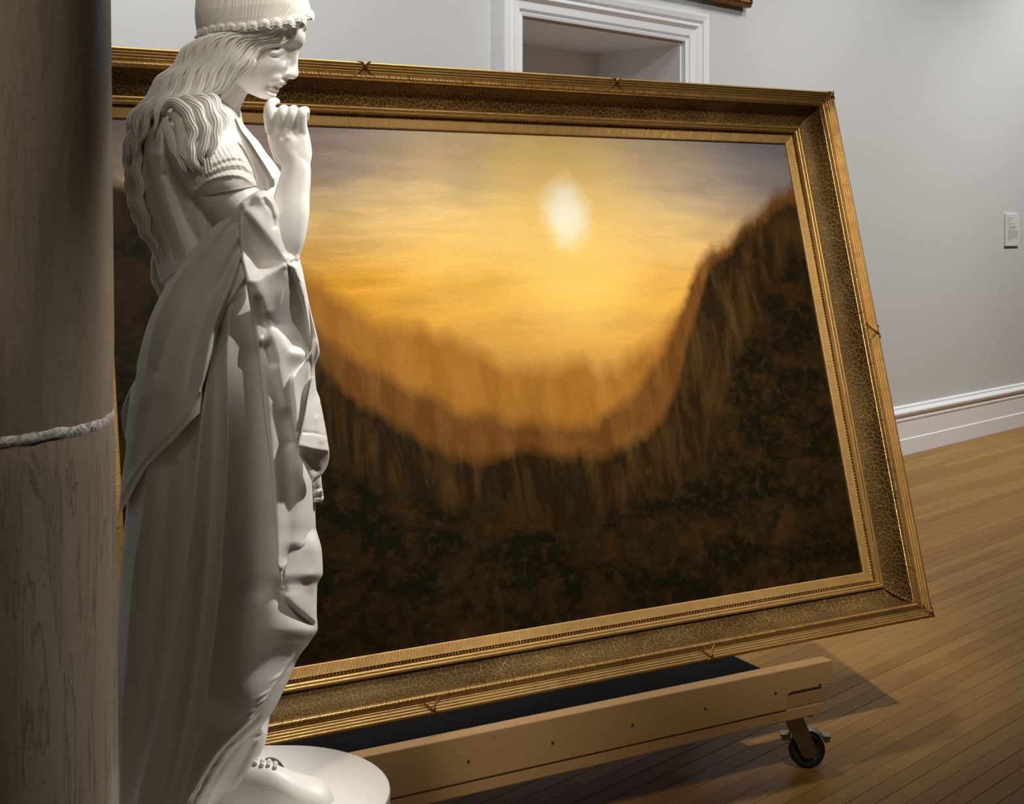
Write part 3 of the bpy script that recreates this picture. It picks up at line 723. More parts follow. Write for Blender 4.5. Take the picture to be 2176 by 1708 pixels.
def pucker(x, y):      # little puckers along the hem band
    d = np.zeros_like(x)
    for i in range(26):
        a = i/25; cx_, cy_ = 640-230*a+8*np.sin(i*2.1), 1385+320*a**1.1
        d += (1.6+1.2*math.sin(i*1.7))*np.exp(-(((x-cx_)*.6+(y-cy_)*.8)/3.2)**2-(((x-cx_)*.8-(y-cy_)*.6)/14)**2)
    return d
robe.extra = pucker
smesh('robe', robe.build(560, 230))
under = Piece(1300, 1790, [(1300, 262), (1500, 240), (1650, 224), (1790, 210)],
    [(1300, 655), (1350, 640), (1396, 628), (1458, 604), (1523, 573), (1566, 567), (1622, 545), (1674, 521), (1690, 508), (1790, 470)], [(1300, 165), (1500, 160), (1650, 150), (1790, 150)], 170, 0, -10)
under.zmin = ZP
under.strokes = [G(14, 12, (566, 1560), (520, 1650), (475, 1740)), G(-12, 9, (545, 1560), (500, 1640), (455, 1720)), G(-9, 9, (552, 1625), (520, 1690)), G(9, 14, (530, 1570), (480, 1640), (430, 1740)), G(-6, 5, (558, 1590), (540, 1610))]
smesh('underdress', under.build(170, 130))

mantle_r = [(434, 516), (495, 513), (552, 517), (601, 523), (630, 503), (658, 481), (700, 464), (749, 451), (801, 437), (830, 429), (871, 431), (881, 420), (943, 361), (992, 312), (1018, 297), (1077, 264), (1092, 253)]
mantle_l = [(434, 508), (495, 439), (552, 390), (601, 356), (626, 341), (695, 311), (749, 297), (773, 291), (801, 289), (830, 274), (881, 258), (910, 260), (943, 268), (980, 264), (1018, 258), (1092, 252)]
qr = [(434, -190), (495, -192), (552, -194), (601, -192), (658, -186), (749, -184), (850, -182), (900, -166), (943, -140), (992, -98), (1040, -58), (1077, -20), (1092, -8)]
mantle = Piece(434, 1092, mantle_l, mantle_r, [(434, 4), (495, 18), (552, 38), (640, 62), (749, 70), (860, 64), (943, 46), (1018, 22), (1092, 6)], [(434, 4), (600, 60), (749, 100), (900, 60), (1092, 4)],
    [(434, -185), (495, -150), (552, -105), (601, -70), (695, -20), (801, 0), (1092, 0)], qr)
mantle.ls = [(434, 508), (495, 439), (552, 390), (601, 356), (695, 312), (773, 289), (881, 270), (943, 264), (1018, 257), (1092, 251)]
mantle.rs = [p for p in mantle_r if p[0] < 820]+[(830, 430), (943, 424), (1092, 418)]
mantle.qR = [(434, -190), (495, -192), (552, -194), (601, -192), (658, -186), (749, -184), (850, -186), (943, -190), (1092, -196)]
mantle.fb = [(434, 4), (495, 18), (552, 38), (640, 60), (749, 70), (860, 74), (1092, 78)]
mantle.strokes = [
    C(12, 7, 20, (512, 436), (470, 480), (430, 520), (385, 580), (350, 640), (325, 700), (310, 780)),
    G(-10, 9, (500, 470), (455, 530), (410, 590), (365, 680), (330, 790)),
    G(9, 16, (510, 490), (470, 550), (420, 640), (375, 740), (345, 830)),
    G(-8, 10, (512, 520), (475, 590), (440, 660), (415, 750), (400, 830)),
    G(10, 12, (514, 545), (485, 610), (458, 680), (440, 760), (432, 830)),
    C(-15, 3, 12, (513, 555), (500, 600), (480, 650), (462, 700)), C(13, 12, 4, (521, 585), (500, 620), (478, 662), (462, 720), (448, 770), (434, 840)),
    G(8, 30, (300, 820), (285, 880), (300, 940)), G(-8, 14, (316, 860), (300, 930), (285, 1000)),
    C(-4, 1.5, 6, (426, 838), (395, 893), (330, 960), (290, 1010), (262, 1060)), C(3, 2, 2, (424, 831), (390, 886), (325, 953), (285, 1004), (256, 1054)),
]
smesh('mantle', mantle.build(330, 110))

# far fall of the mantle behind the waist
far = Piece(520, 760, [(520, 330), (560, 320), (589, 320), (636, 338), (700, 345), (760, 350)], [(520, 380), (600, 420), (760, 440)], 30, 40, 60, 30)
smesh('mantle_back', far.build(60, 40))

# --- panel hanging from the raised forearm
pl = [(405, 548), (415, 530), (434, 510), (478, 507), (552, 513), (614, 525), (700, 538), (760, 547), (889, 562), (992, 575), (1121, 585), (1200, 590), (1245, 603)]
pr = [(405, 568), (412, 576), (429, 586), (460, 598), (500, 616), (547, 636), (601, 648), (675, 658), (724, 662), (780, 660), (880, 660), (980, 664), (1060, 668), (1120, 671), (1150, 668), (1180, 650), (1215, 626), (1245, 606)]
def qedge(y, x, off): return float(robe.front(x, y))-off
pq = [(405, -196), (478, -200), (552, -200), (614, -196)]+[(y, qedge(y, x, 16)) for y, x in pl if y >= 700]
panel = Piece(405, 1245, pl, pr, [(405, 14), (434, 26), (500, 34), (600, 42), (760, 44), (900, 42), (1100, 36), (1200, 14), (1245, 4)], [(405, 14), (500, 10), (800, 20), (1245, 4)],
    pq, [(405, -190), (500, -165), (600, -120), (700, -70), (800, -45), (1000, -20), (1120, -15), (1180, -60), (1245, -120)])
panel.strokes = [
    # hump and knot over the forearm
    G(14, 16, (548, 418), (572, 424), (588, 450)), G(-6, 6, (562, 424), (576, 446), (584, 480)), C(-7, 4, 8, (516, 446), (530, 436), (542, 424)),
    C(15, 12, 26, (516, 440), (545, 474), (574, 512), (604, 552)), G(-10, 10, (595, 440), (602, 490), (612, 530)),
    # lower lip of the first hollow, long side folds
    C(12, 10, 20, (530, 596), (545, 586), (575, 578), (609, 560)), G(12, 14, (548, 600), (556, 630), (566, 660)),
    G(10, 16, (520, 560), (532, 640), (548, 720)), G(-8, 9, (548, 640), (562, 700), (580, 770)),
    C(13, 18, 8, (608, 570), (602, 620), (592, 660), (588, 676)), C(13, 16, 8, (588, 702), (600, 720), (614, 744), (640, 752), (660, 752)),
    C(-13, 4, 5, (616, 575), (630, 615), (644, 655), (654, 710), (659, 748)), G(12, 8, (626, 570), (642, 620), (653, 680), (660, 730)),
    G(12, 22, (570, 720), (590, 790), (606, 860)), G(-12, 12, (566, 740), (582, 810), (598, 880), (612, 940)),
    # crisp left edge and lower fall
    C(12, 3, 22, (510, 470), (513, 552), (525, 614), (538, 700), (549, 760), (564, 889), (577, 992), (587, 1121), (592, 1200)),
    G(14, 30, (645, 1000), (650, 1080), (640, 1150)), G(-9, 18, (606, 960), (612, 1080), (612, 1180)),
    C(-5, 1.5, 7, (664, 1150), (640, 1180), (606, 1215)), C(3, 2, 2, (658, 1142), (632, 1172), (600, 1206)),
]
panel.extra = lambda x, y: poly_dent(x, y, [(523, 462), (606, 556), (574, 575), (543, 584), (526, 545)], 30, 7)+poly_dent(x, y, [(616, 606), (605, 640), (586, 692), (604, 716), (618, 740), (655, 747), (641, 670)], 30, 8)
for st_ in panel.strokes: st_['e'] = 5.0
smesh('hanging_panel', panel.build(460, 110))
# cascade of folds at her front
ca_l = [(690, 556), (737, 563), (811, 601), (876, 616), (920, 624), (952, 632)]
cascade = Piece(585, 952, [(585, 636), (640, 646), (700, 656), (742, 661), (768, 642), (811, 614), (876, 618), (920, 625), (952, 632)],
    [(585, 645), (640, 656), (675, 664), (724, 676), (749, 679), (781, 669), (824, 672), (855, 681), (872, 679), (890, 669), (917, 651), (952, 634)],
    [(690, 10), (750, 26), (860, 34), (917, 16), (952, 3)], [(690, 10), (860, 20), (952, 3)], [(690, -150), (760, -168), (876, -178), (952, -178)], [(690, -60), (760, -60), (860, -70), (900, -105), (952, -170)])
cascade.over = panel; cascade.off = [(585, 2), (680, 9), (745, 12), (800, 18), (880, 26), (930, 20), (952, 10)]
cascade.strokes = [G(10, 9, (672, 730), (660, 790), (672, 850)), G(-8, 10, (650, 770), (640, 830), (650, 880)), C(-4, 1.5, 6, (680, 858), (655, 893), (628, 918)), G(8, 8, (622, 800), (630, 870), (634, 930))]
smesh('cascade_fold', cascade.build(130, 60))
cas2 = Piece(800, 1024, [(800, 663), (840, 655), (880, 648), (917, 640), (946, 634), (958, 634), (985, 645), (1010, 657), (1024, 663)], [(800, 667), (840, 675), (860, 682), (900, 690), (935, 696), (966, 700), (985, 697), (1005, 687), (1024, 667)],
    [(800, 2), (840, 6), (890, 16), (940, 22), (985, 14), (1024, 2)], 12, [(800, -90), (840, -110), (900, -138), (945, -152), (985, -132), (1024, -112)], [(800, -70), (840, -70), (900, -66), (945, -72), (985, -62), (1024, -95)])
cas2.strokes = [C(-3, 1.5, 3, (640, 918), (670, 921), (694, 926)), C(9, 14, 5, (698, 957), (665, 953), (636, 945)), G(-6, 9, (655, 975), (672, 1000)), G(5, 8, (676, 890), (684, 935))]
smesh('cascade_fold', cas2.build(110, 50))
cuff = Piece(1000, 1067, [(1000, 655), (1067, 655)], [(1000, 682), (1030, 684), (1060, 688), (1067, 684)], 20, 20, -30, -20)
cuff.strokes = [C(-4, 2, 3, (660, 1042), (686, 1036)), C(-4, 2, 3, (660, 1058), (688, 1053))]
smesh('sleeve_hem', cuff.build(40, 24))

# --- torso of the dress
torso = Piece(200, 680, [(200, 425), (230, 345), (260, 318), (300, 300), (360, 296), (420, 303), (480, 318), (540, 340), (600, 348), (680, 350)],
    [(200, 495), (234, 505), (258, 511), (300, 546), (340, 576), (380, 596), (430, 604), (500, 600), (560, 590), (680, 590)],
    [(200, 40), (225, 80), (260, 128), (300, 142), (360, 148), (450, 140), (550, 128), (680, 130)], [(200, 40), (260, 110), (360, 130), (680, 120)])
def gathers(x, y):
    s = (x-pch(torso.l, y))/(pch(torso.r, y)-pch(torso.l, y)); k = np.clip((y-235)/60, 0, 1)
    a = np.abs(np.sin(34*s+2*np.sin(y/90)))**.7*2.9+np.abs(np.sin(77*s+1.5*np.sin(y/60)))*1.3
    return a*k
torso.extra = gathers
torso.strokes = [C(-16, 10, 14, (352, 372), (378, 430), (405, 488), (425, 520)), G(10, 14, (330, 330), (345, 400), (372, 480), (400, 550)), G(-7, 9, (318, 380), (340, 460), (372, 550)), G(6, 8, (345, 270), (335, 330)),
    C(7, 3, 16, (512, 262), (530, 282), (547, 302), (572, 335), (596, 371))]
smesh('dress_bodice', torso.build(240, 170))
collar = Piece(250, 380, [(250, 500), (275, 512), (300, 530), (340, 556), (380, 580)], [(250, 513), (262, 517), (285, 535), (300, 549), (325, 566), (345, 582), (369, 597), (380, 600)], [(250, 6), (300, 12), (380, 8)], 6, [(250, -60), (300, -105), (380, -120)], [(250, -25), (300, -45), (380, -60)])
collar.strokes = [C(6, 2, 8, (511, 256), (534, 284), (548, 302), (578, 340), (596, 371)), G(-4, 4, (528, 290), (550, 325), (570, 365))]
smesh('collar', collar.build(70, 30))
# waist cord
smesh('waist_cord', tube([(345, 600, -60, 3), (358, 588, -80, 3), (366, 580, -92, 4), (380, 572, -104, 3)], 20, 10))

# --- sleeve
def strip(L, R, fb, bb, ns, nt, strokes=(), extra=None):
    L, R = cat(L, ns), cat(R, ns); t = np.linspace(0, 1, nt+1)[None, :, None]; u = (1-np.cos(np.pi*t))/2
    A = L[:, None]*(1-u)+R[:, None]*u; f_ = np.interp(np.linspace(0, 1, ns), np.linspace(0, 1, len(fb)), fb)[:, None]; b_ = np.interp(np.linspace(0, 1, ns), np.linspace(0, 1, len(bb)), bb)[:, None]
    d = stroke_field(A[..., 0].ravel(), A[..., 1].ravel(), strokes).reshape(A.shape[:2])
    if extra is not None: d = d+extra(np.linspace(0, 1, ns)[:, None], u[..., 0])
    A[..., 2] -= f_*np.sin(np.pi*t[..., 0])+d*np.minimum(1, np.sin(np.pi*t[..., 0])/.25)
    tb = np.linspace(1, 0, 16)[None, 1:-1, None]; ub = (1-np.cos(np.pi*tb))/2; B = L[:, None]*(1-ub)+R[:, None]*ub; B[..., 2] += b_*np.sin(np.pi*tb[..., 0])
    A = np.concatenate([A, B], 1); nc = A.shape[1]
    return S3(A.reshape(-1, 3)), [tuple(map(int, f)) for f in grid_faces(ns, nc, True)]+[tuple(range(nc))[::-1], tuple((ns-1)*nc+k for k in range(nc))]
sl = strip([(372, 250, -60), (345, 285, -85), (352, 325, -100), (372, 365, -110), (396, 402, -120), (412, 420, -125)], [(430, 205, -50), (478, 252, -90), (512, 300, -115), (534, 345, -125), (545, 378, -130), (547, 394, -132)],
    [50, 72, 84, 90, 88, 80], [40, 40, 40, 40, 30, 20], 130, 110,
    [C(9, 5, 7, (413, 408), (432, 388), (476, 373), (513, 374), (545, 394)), C(-7, 4, 4, (418, 396), (440, 376), (478, 362), (513, 362), (540, 376)), C(6, 4, 4, (446, 366), (478, 353), (513, 350), (532, 362)), C(-5, 3, 4, (450, 358), (480, 345), (510, 342), (526, 350)), C(5, 4, 4, (452, 348), (480, 337), (505, 335), (520, 341))],
    lambda s, u: (np.abs(np.sin(np.pi*15*u+1.6*np.sin(5*s)))**.8*1.9+np.abs(np.sin(np.pi*37*u))*.7)*np.clip((.80-s)*6, 0, 1)*np.clip(s*4, 0, 1))
smesh('sleeve', sl)

# --- body: head, neck, arm and hand as one surface
pu = np.array([(-.40, .917), (.917, .40)])     # v down the face, u forward
def face_xy(u, v): return 540+v*-.40+u*.917, 120+v*.917+u*.40
prof = [(-150, 18), (-138, 42), (-120, 62), (-105, 73), (-88, 80), (-76, 85), (-67, 86.2), (-58, 84.3), (-51, 82.4), (-42, 84.2), (-31, 88.6), (-20.7, 92.5), (-10, 98.2), (-3, 101.5), (2, 101.6), (7, 99.8), (11, 96), (13.6, 90), (15.6, 85), (19, 85), (23.4, 86.6), (28, 85), (31.5, 80.8), (34.2, 81.2), (37.5, 79.5), (40.8, 75.8), (44, 77), (47, 78), (50.6, 76.8), (54, 75.8), (58, 77.4), (62, 76.2), (67, 71.8), (71, 66), (74, 59), (76.5, 46)]
vd = [-150, -120, -88, -67, -50, -36, -25, -14, -6, 0, 7, 12, 16, 24, 32, 38, 41, 46, 52, 60, 67, 73, 76.5]
dd = [0, 4, 9, 15, 22, 30, 40, 52, 68, 90, 115, 145]
W = np.array([
 [0, 10, 18, 26, 34, 41, 48, 54, 58, 60, 52, 30],
 [0, 16, 27, 37, 46, 53, 60, 66, 71, 74, 70, 56],
 [0, 17, 28, 38, 46, 53, 60, 66, 72, 77, 77, 66],
 [0, 13, 23, 33, 42, 49, 56, 63, 70, 77, 79, 72],
 [0, 8, 12, 17, 26, 36, 47, 58, 68, 76, 80, 76],
 [0, 7.5, 11, 13.5, 19, 30, 44, 56, 67, 76, 80, 77],
 [0, 7.5, 11, 13.5, 18, 29, 45, 57, 67, 76, 80, 77],
 [0, 8, 11.5, 14.5, 19, 32, 47, 58, 67, 75, 79, 76],
 [0, 9, 13, 16.5, 21, 34, 48, 58, 66, 74, 78, 75],
 [0, 10, 15, 18.5, 22, 34, 47, 57, 65, 73, 77, 74],
 [0, 11, 16.5, 20, 22.5, 32, 45, 55, 64, 72, 76, 73],
 [0, 8, 14, 19, 23.5, 31, 43, 54, 63, 71, 76, 73],
 [0, 9, 17, 25, 31, 36, 43, 53, 62, 71, 75, 72],
 [0, 11, 19, 27, 33, 38, 44, 53, 62, 70, 75, 72],
 [0, 12, 20, 27, 33, 38, 44, 52, 61, 69, 74, 71],
 [0, 11, 18, 25, 31, 36.5, 43, 51, 60, 68, 73, 70],
 [0, 9, 16, 24, 30, 36, 42.5, 50, 59, 67, 72, 69],
 [0, 11, 18, 25, 31, 36, 42, 49, 58, 66, 71, 68],
 [0, 11, 18, 25, 30.5, 35.5, 41, 48, 56, 64, 69, 66],
 [0, 12, 20, 26.5, 31, 35, 40, 46, 53, 61, 66, 62],
 [0, 10, 17, 22.5, 27, 31, 36, 42, 49, 57, 62, 58],
 [0, 6, 10, 14, 18, 22, 27, 33, 41, 50, 56, 52],
 [0, 2, 3.5, 5, 7, 9, 12, 16, 24, 36, 44, 42]], float)
def head():
    nv, nd = 190, 120; v = np.linspace(-150, 76.5, nv); d = 145*np.linspace(0, 1, nd)**2
    # smooth tables: pchip along d, then along v
    T1 = np.array([pch(list(zip(dd, row)), d) for row in W]); T = np.array([pch(list(zip(vd, T1[:, k])), v) for k in range(nd)]).T
    root = np.sqrt(d/4); T[:, d < 4] = np.maximum(T[:, d < 4], (pch(list(zip(vd, T1[:, np.argmin(abs(d-4))])), v)[:, None]*np.sqrt(d/4)[None])[:, d < 4])
    kk = np.exp(-np.linspace(-2.2, 2.2, 37)**2); kk /= kk.sum(); Tp = np.pad(T, ((18, 18), (0, 0)), 'edge')
    Ts = np.stack([np.convolve(Tp[:, c_], kk, 'valid') for c_ in range(nd)], 1); wk = np.clip((d-20)/14, 0, 1)[None]*np.clip((74-v)/10, 0, 1)[:, None]
    k2 = np.exp(-np.linspace(-2.2, 2.2, 11)**2); k2 /= k2.sum(); Tq = np.pad(T, ((5, 5), (0, 0)), 'edge'); T2 = np.stack([np.convolve(Tq[:, c_], k2, 'valid') for c_ in range(nd)], 1)
    T = np.where(d[None] > 3, T2, T)*(1-wk)+Ts*wk
    uf = pch(prof, v); kp = np.exp(-np.linspace(-2.4, 2.4, 91)**2/2); kp /= kp.sum(); us = np.convolve(np.pad(uf, 45, 'reflect', reflect_type='odd'), kp, 'valid')
    Ug = us[:, None]-d[None]+(uf-us)[:, None]*np.exp(-(d/16.0)**2)[None]; Vg = v[:, None]*np.ones((1, nd)); X, Y = face_xy(Ug, Vg)
    st = [
        # downcast eye: lid, lash line, crease above, socket
        G(7.5, 9, (579, 112), (590, 113), (598, 110)), C(-5.5, 2.2, 3.0, (575, 117), (583, 121.5), (592, 122), (601, 116)), C(1.0, 3, 3, (576, 122), (584, 126), (593, 126.5), (601, 121)), C(-3.4, 2.2, 3, (572, 108), (583, 103.5), (594, 103), (603, 105)),
        G(3.5, 7, (566, 100), (580, 94), (600, 92), (618, 94)), G(-4, 7, (606, 112), (610, 124)),
        # cheek, nostril wing, furrow
        G(3, 22, (560, 145), (572, 150)), G(4.2, 6.5, (609, 158), (605, 161)), C(-4, 3, 2.5, (604, 150), (600, 157), (601, 166)), C(-7, 3, 3, (617, 167.5), (611, 165.5)), G(-2.2, 6, (598, 166), (588, 176)),
        # lips
        G(3.4, 4, (604, 177.5), (592, 178.5), (579, 181)), C(-4.6, 2.0, 2.6, (600, 186), (589, 184.5), (578, 183.5), (572, 183)), G(3.6, 4.2, (595, 191.5), (586, 190.5), (578, 188)), G(-3.2, 5, (586, 198), (578, 195)), G(-3.4, 4.5, (571, 183.5), (569, 186)), G(2.5, 9, (577, 203), (570, 203)),
    ]
    T = T+stroke_field(X.ravel(), Y.ravel(), st).reshape(T.shape)*np.clip(d/7, 0, 1)[None]
    T[:, 0] = 0
    yaw = -.12*(Ug-20); qc = -12+yaw
    near = np.stack([X, Y, qc-T], -1); farr = np.stack([X, Y, qc+T], -1)[:, 1:][:, ::-1]
    A = np.concatenate([farr, near], 1); nc = A.shape[1]
    V = S3(A.reshape(-1, 3)); Fc = [tuple(map(int, f)) for f in grid_faces(nv, nc, True)]+[tuple(range(nc))[::-1], tuple((nv-1)*nc+k for k in range(nc))]
    return V, Fc
neck = tube([(462, 275, -5, 60), (466, 245, -8, 49), (469, 222, -10, 43), (480, 192, -12, 44), (495, 160, -12, 46)], 30, 40)
upper = tube([(436, 325, -135, 58), (462, 378, -138, 62), (492, 425, -142, 60), (545, 478, -150, 52), (585, 520, -155, 43), (602, 540, -158, 36)], 50, 40)
fore = tube([(599, 541, -158, 36), (606, 503, -158, 42), (615, 455, -156, 42), (621.5, 410, -153, 37), (627, 380, -151, 33.5), (629, 352, -150, 30.5), (622, 325, -150, 26)], 60, 40)
palm = Piece(238, 375, [(238, 571), (262, 566), (295, 573), (327, 585), (352, 597), (375, 600)], [(238, 648), (270, 653.5), (300, 660), (325, 663), (357, 659), (375, 659)], [(238, 15), (300, 22), (350, 28), (375, 30)], [(238, 16), (320, 24), (375, 28)], -150, -150)
palm.strokes = [G(3, 7, (590, 285), (597, 258)), G(3, 7, (612, 290), (617, 262)), G(-3, 6, (588, 262), (600, 290)), G(-3, 6, (608, 258), (612, 285)), G(-3.5, 7, (629, 262), (628, 290)), G(3, 8, (574, 280), (575, 260))]
fingers = [
    tube([(577, 275, -152, 14), (573, 246, -158, 13.5), (573, 228, -156, 12), (579, 217, -146, 9.5), (586, 214.5, -138, 7.5), (589, 216, -130, 6.5)], 26, 16),
    tube([(598, 280, -154, 13), (598, 252, -163, 12.5), (599.5, 238, -164, 12), (604, 232, -152, 10.5), (606, 240, -138, 10), (604, 258, -132, 9)], 26, 16),
    tube([(618, 280, -154, 13), (619, 252, -164, 13), (620.5, 238.5, -164, 12), (625, 233, -152, 10.5), (626, 242, -138, 10), (623, 260, -132, 9)], 26, 16),
    tube([(641, 285, -152, 13), (640, 256, -162, 12), (641, 240, -165, 12), (648, 235, -156, 9.5), (651, 236, -146, 8), (648, 252, -138, 8)], 26, 16),
    tube([(600, 330, -130, 20), (584, 295, -118, 15), (580, 262, -116, 13), (584, 238, -120, 11)], 20, 16)]
Vb, Fb = join([head(), neck, upper, fore, palm.build(70, 50)]+fingers)
body = mesh('figure', Vb, Fb, MARBLE, statue, True)
rm = body.modifiers.new('fuse', 'REMESH'); rm.mode = 'VOXEL'; rm.voxel_size = .00135; rm.use_smooth_shade = True
sm_ = body.modifiers.new('soften', 'SMOOTH'); sm_.factor = .5; sm_.iterations = 3
dg = bpy.context.evaluated_depsgraph_get(); me = bpy.data.meshes.new_from_object(body.evaluated_get(dg))
body.modifiers.clear(); old = body.data; body.data = me; bpy.data.meshes.remove(old); me.name = 'figure'
if not me.materials: me.materials.append(MARBLE)

# --- hair
hp_ = []
def capstr(sv, u):
    a = u-.34*sv+.16*sv*sv+.016*np.sin(sv*9+9*u)
    return (np.abs(np.sin(33*a+3*np.sin(4*a)))**.7*(1.2+.7*np.sin(11*a))+np.abs(np.sin(97*a+1+3*np.sin(5*a)))*.9+np.abs(np.sin(211*a))*.5)*np.clip(1.3-sv, 0, 1)
hp_.append(strip([(420, 74, -10), (415, 50, -10), (414, 20, -10), (420, -15, -10), (438, -45, -10), (472, -68, -10), (505, -78, -10)], [(661, 34, -14), (660, 18, -14), (655, 0, -14), (642, -26, -14), (620, -50, -14), (592, -68, -14), (560, -78, -14)],
    [84, 86, 85, 78, 64, 40, 10], [84, 86, 85, 78, 64, 40, 10], 120, 260, (), capstr))
base = Piece(70, 240, [(70, 424), (120, 396), (180, 345), (240, 292)], [(70, 610), (110, 540), (150, 505), (190, 462), (240, 455)], [(70, 72), (120, 78), (180, 84), (240, 96)], 60, [(70, -10), (240, 10)], [(70, -20), (150, -20), (240, -20)])
hp_.append(base.build(60, 60))
back = Piece(225, 600, [(225, 296), (283, 272), (320, 261), (369, 265), (420, 270), (454, 282), (503, 304), (540, 324), (600, 340)], [(225, 350), (283, 306), (340, 300), (403, 304), (450, 315), (500, 335), (550, 348), (600, 352)], [(225, 40), (300, 24), (450, 20), (600, 8)], 60, 10, [(225, -60), (300, -50), (600, -30)])
hp_.append(back.build(80, 30))
locks = [   # centre line x, y, depth, half width
 [(652, 58, -22, 5), (625, 70, -48, 9), (598, 80, -64, 11), (562, 99, -78, 12), (535, 118, -84, 12), (526, 138, -84, 12), (510, 160, -80, 12), (486, 179, -74, 12), (472, 200, -72, 11), (466, 222, -74, 8)],
 [(645, 55, -30, 6), (600, 70, -66, 11), (556, 90, -80, 13), (522, 112, -88, 13), (510, 136, -90, 13), (494, 157, -88, 13), (470, 178, -82, 13), (455, 200, -80, 12), (450, 225, -84, 8)],
 [(620, 55, -55, 8), (575, 68, -80, 12), (532, 88, -90, 13), (500, 110, -94, 14), (490, 135, -94, 14), (473, 159, -92, 14), (454, 182, -88, 14), (438, 206, -90, 13), (430, 232, -96, 9)],
 [(592, 57, -72, 9), (546, 68, -90, 13), (505, 88, -96, 14), (480, 112, -97, 14), (470, 138, -96, 14), (452, 163, -96, 14), (434, 188, -96, 14), (418, 212, -100, 14), (408, 236, -110, 10)],
 [(562, 59, -82, 9), (515, 70, -94, 13), (480, 91, -97, 14), (457, 117, -96, 14), (446, 144, -96, 14), (428, 170, -98, 14), (410, 196, -102, 14), (393, 222, -112, 14), (380, 250, -125, 10)],
 [(530, 60, -86, 9), (490, 73, -94, 13), (455, 96, -94, 14), (434, 124, -92, 14), (418, 151, -92, 14), (401, 177, -96, 14), (384, 203, -104, 14), (366, 228, -115, 14), (352, 256, -124, 10)],
 [(498, 62, -84, 9), (462, 78, -88, 13), (430, 103, -84, 14), (409, 131, -80, 14), (390, 159, -80, 14), (371, 186, -84, 14), (352, 213, -92, 14), (336, 242, -100, 13), (322, 280, -104, 10)],
 [(466, 66, -74, 9), (438, 84, -74, 13), (410, 110, -68, 14), (388, 140, -62, 14), (365, 170, -60, 14), (342, 200, -64, 15), (320, 235, -72, 14), (306, 270, -76, 13), (296, 310, -76, 10)],
 [(443, 72, -52, 9), (418, 94, -50, 13), (389, 126, -44, 14), (362, 157, -38, 15), (335, 190, -36, 15), (309, 225, -40, 15), (291, 265, -44, 14), (281, 305, -46, 13), (278, 345, -46, 11)],
 [(428, 80, -20, 9), (404, 110, -18, 12), (376, 144, -14, 13), (345, 182, -8, 14), (311, 218, -8, 14), (289, 252, -10, 14), (276, 286, -12, 14), (271, 326, -12, 12), (275, 370, -10, 11)],
 [(302, 232, -42, 12), (284, 280, -34, 13), (275, 325, -30, 14), (280, 372, -30, 13), (283, 415, -28, 13), (294, 455, -28, 12), (312, 500, -28, 11), (330, 535, -28, 8), (340, 560, -28, 4)],
 [(316, 250, -62, 10), (298, 292, -54, 12), (288, 335, -50, 12), (294, 380, -48, 12), (296, 425, -46, 11), (308, 470, -48, 11), (324, 510, -48, 10), (340, 548, -46, 5)],
 [(290, 300, -20, 10), (272, 340, -14, 10), (274, 385, -12, 10), (284, 430, -14, 10), (298, 470, -14, 11), (318, 512, -14, 9), (334, 545, -14, 5)],
]
for i, P in enumerate(locks): hp_.append(lock([(*p[:3], p[3]*(1.0 if k_ < len(P)-2 else (.62 if k_ < len(P)-1 else .14))) for k_, p in enumerate(P)], 150, 40, 2.6+(i % 3)*.5, 3.5, .95, i*.42 if i < 10 else i*1.9, 4.6 if i < 10 else 3.4, 84 if i < 10 else 64))
wave = [
 [(343, 246, -172, 5), (358, 224, -180, 10), (380, 222, -188, 13), (400, 246, -196, 14), (410, 280, -200, 14), (404, 312, -203, 13), (412, 342, -204, 12), (428, 368, -204, 6)],
 [(372, 222, -172, 7), (396, 212, -180, 12), (416, 230, -188, 14), (430, 262, -196, 14), (437, 294, -200, 13), (428, 322, -203, 12), (432, 350, -204, 7)],
 [(402, 208, -160, 8), (426, 208, -168, 12), (444, 232, -178, 14), (458, 262, -188, 14), (456, 290, -196, 12), (448, 318, -200, 11), (446, 342, -202, 6)],
 [(430, 204, -140, 8), (450, 210, -150, 12), (465, 236, -164, 13), (477, 262, -176, 9), (468, 280, -186, 7), (460, 300, -192, 7), (455, 324, -196, 4)],
 [(344, 246, -166, 5), (354, 266, -174, 10), (362, 292, -182, 12), (374, 318, -190, 12), (388, 344, -194, 11), (396, 368, -196, 5)],
 [(352, 240, -174, 7), (374, 250, -184, 12), (386, 280, -192, 13), (388, 312, -198, 13), (402, 342, -202, 11), (414, 366, -202, 6)],
]
for i, P in enumerate(wave): hp_.append(lock([(*P[0][:3], 2.0)]+P[1:-1]+[(*P[-1][:3], 1.5)], 110, 34, 4.2, 3.2, .8, i*2.3+.7, 1.6, 44))
smesh('hair', join(hp_))

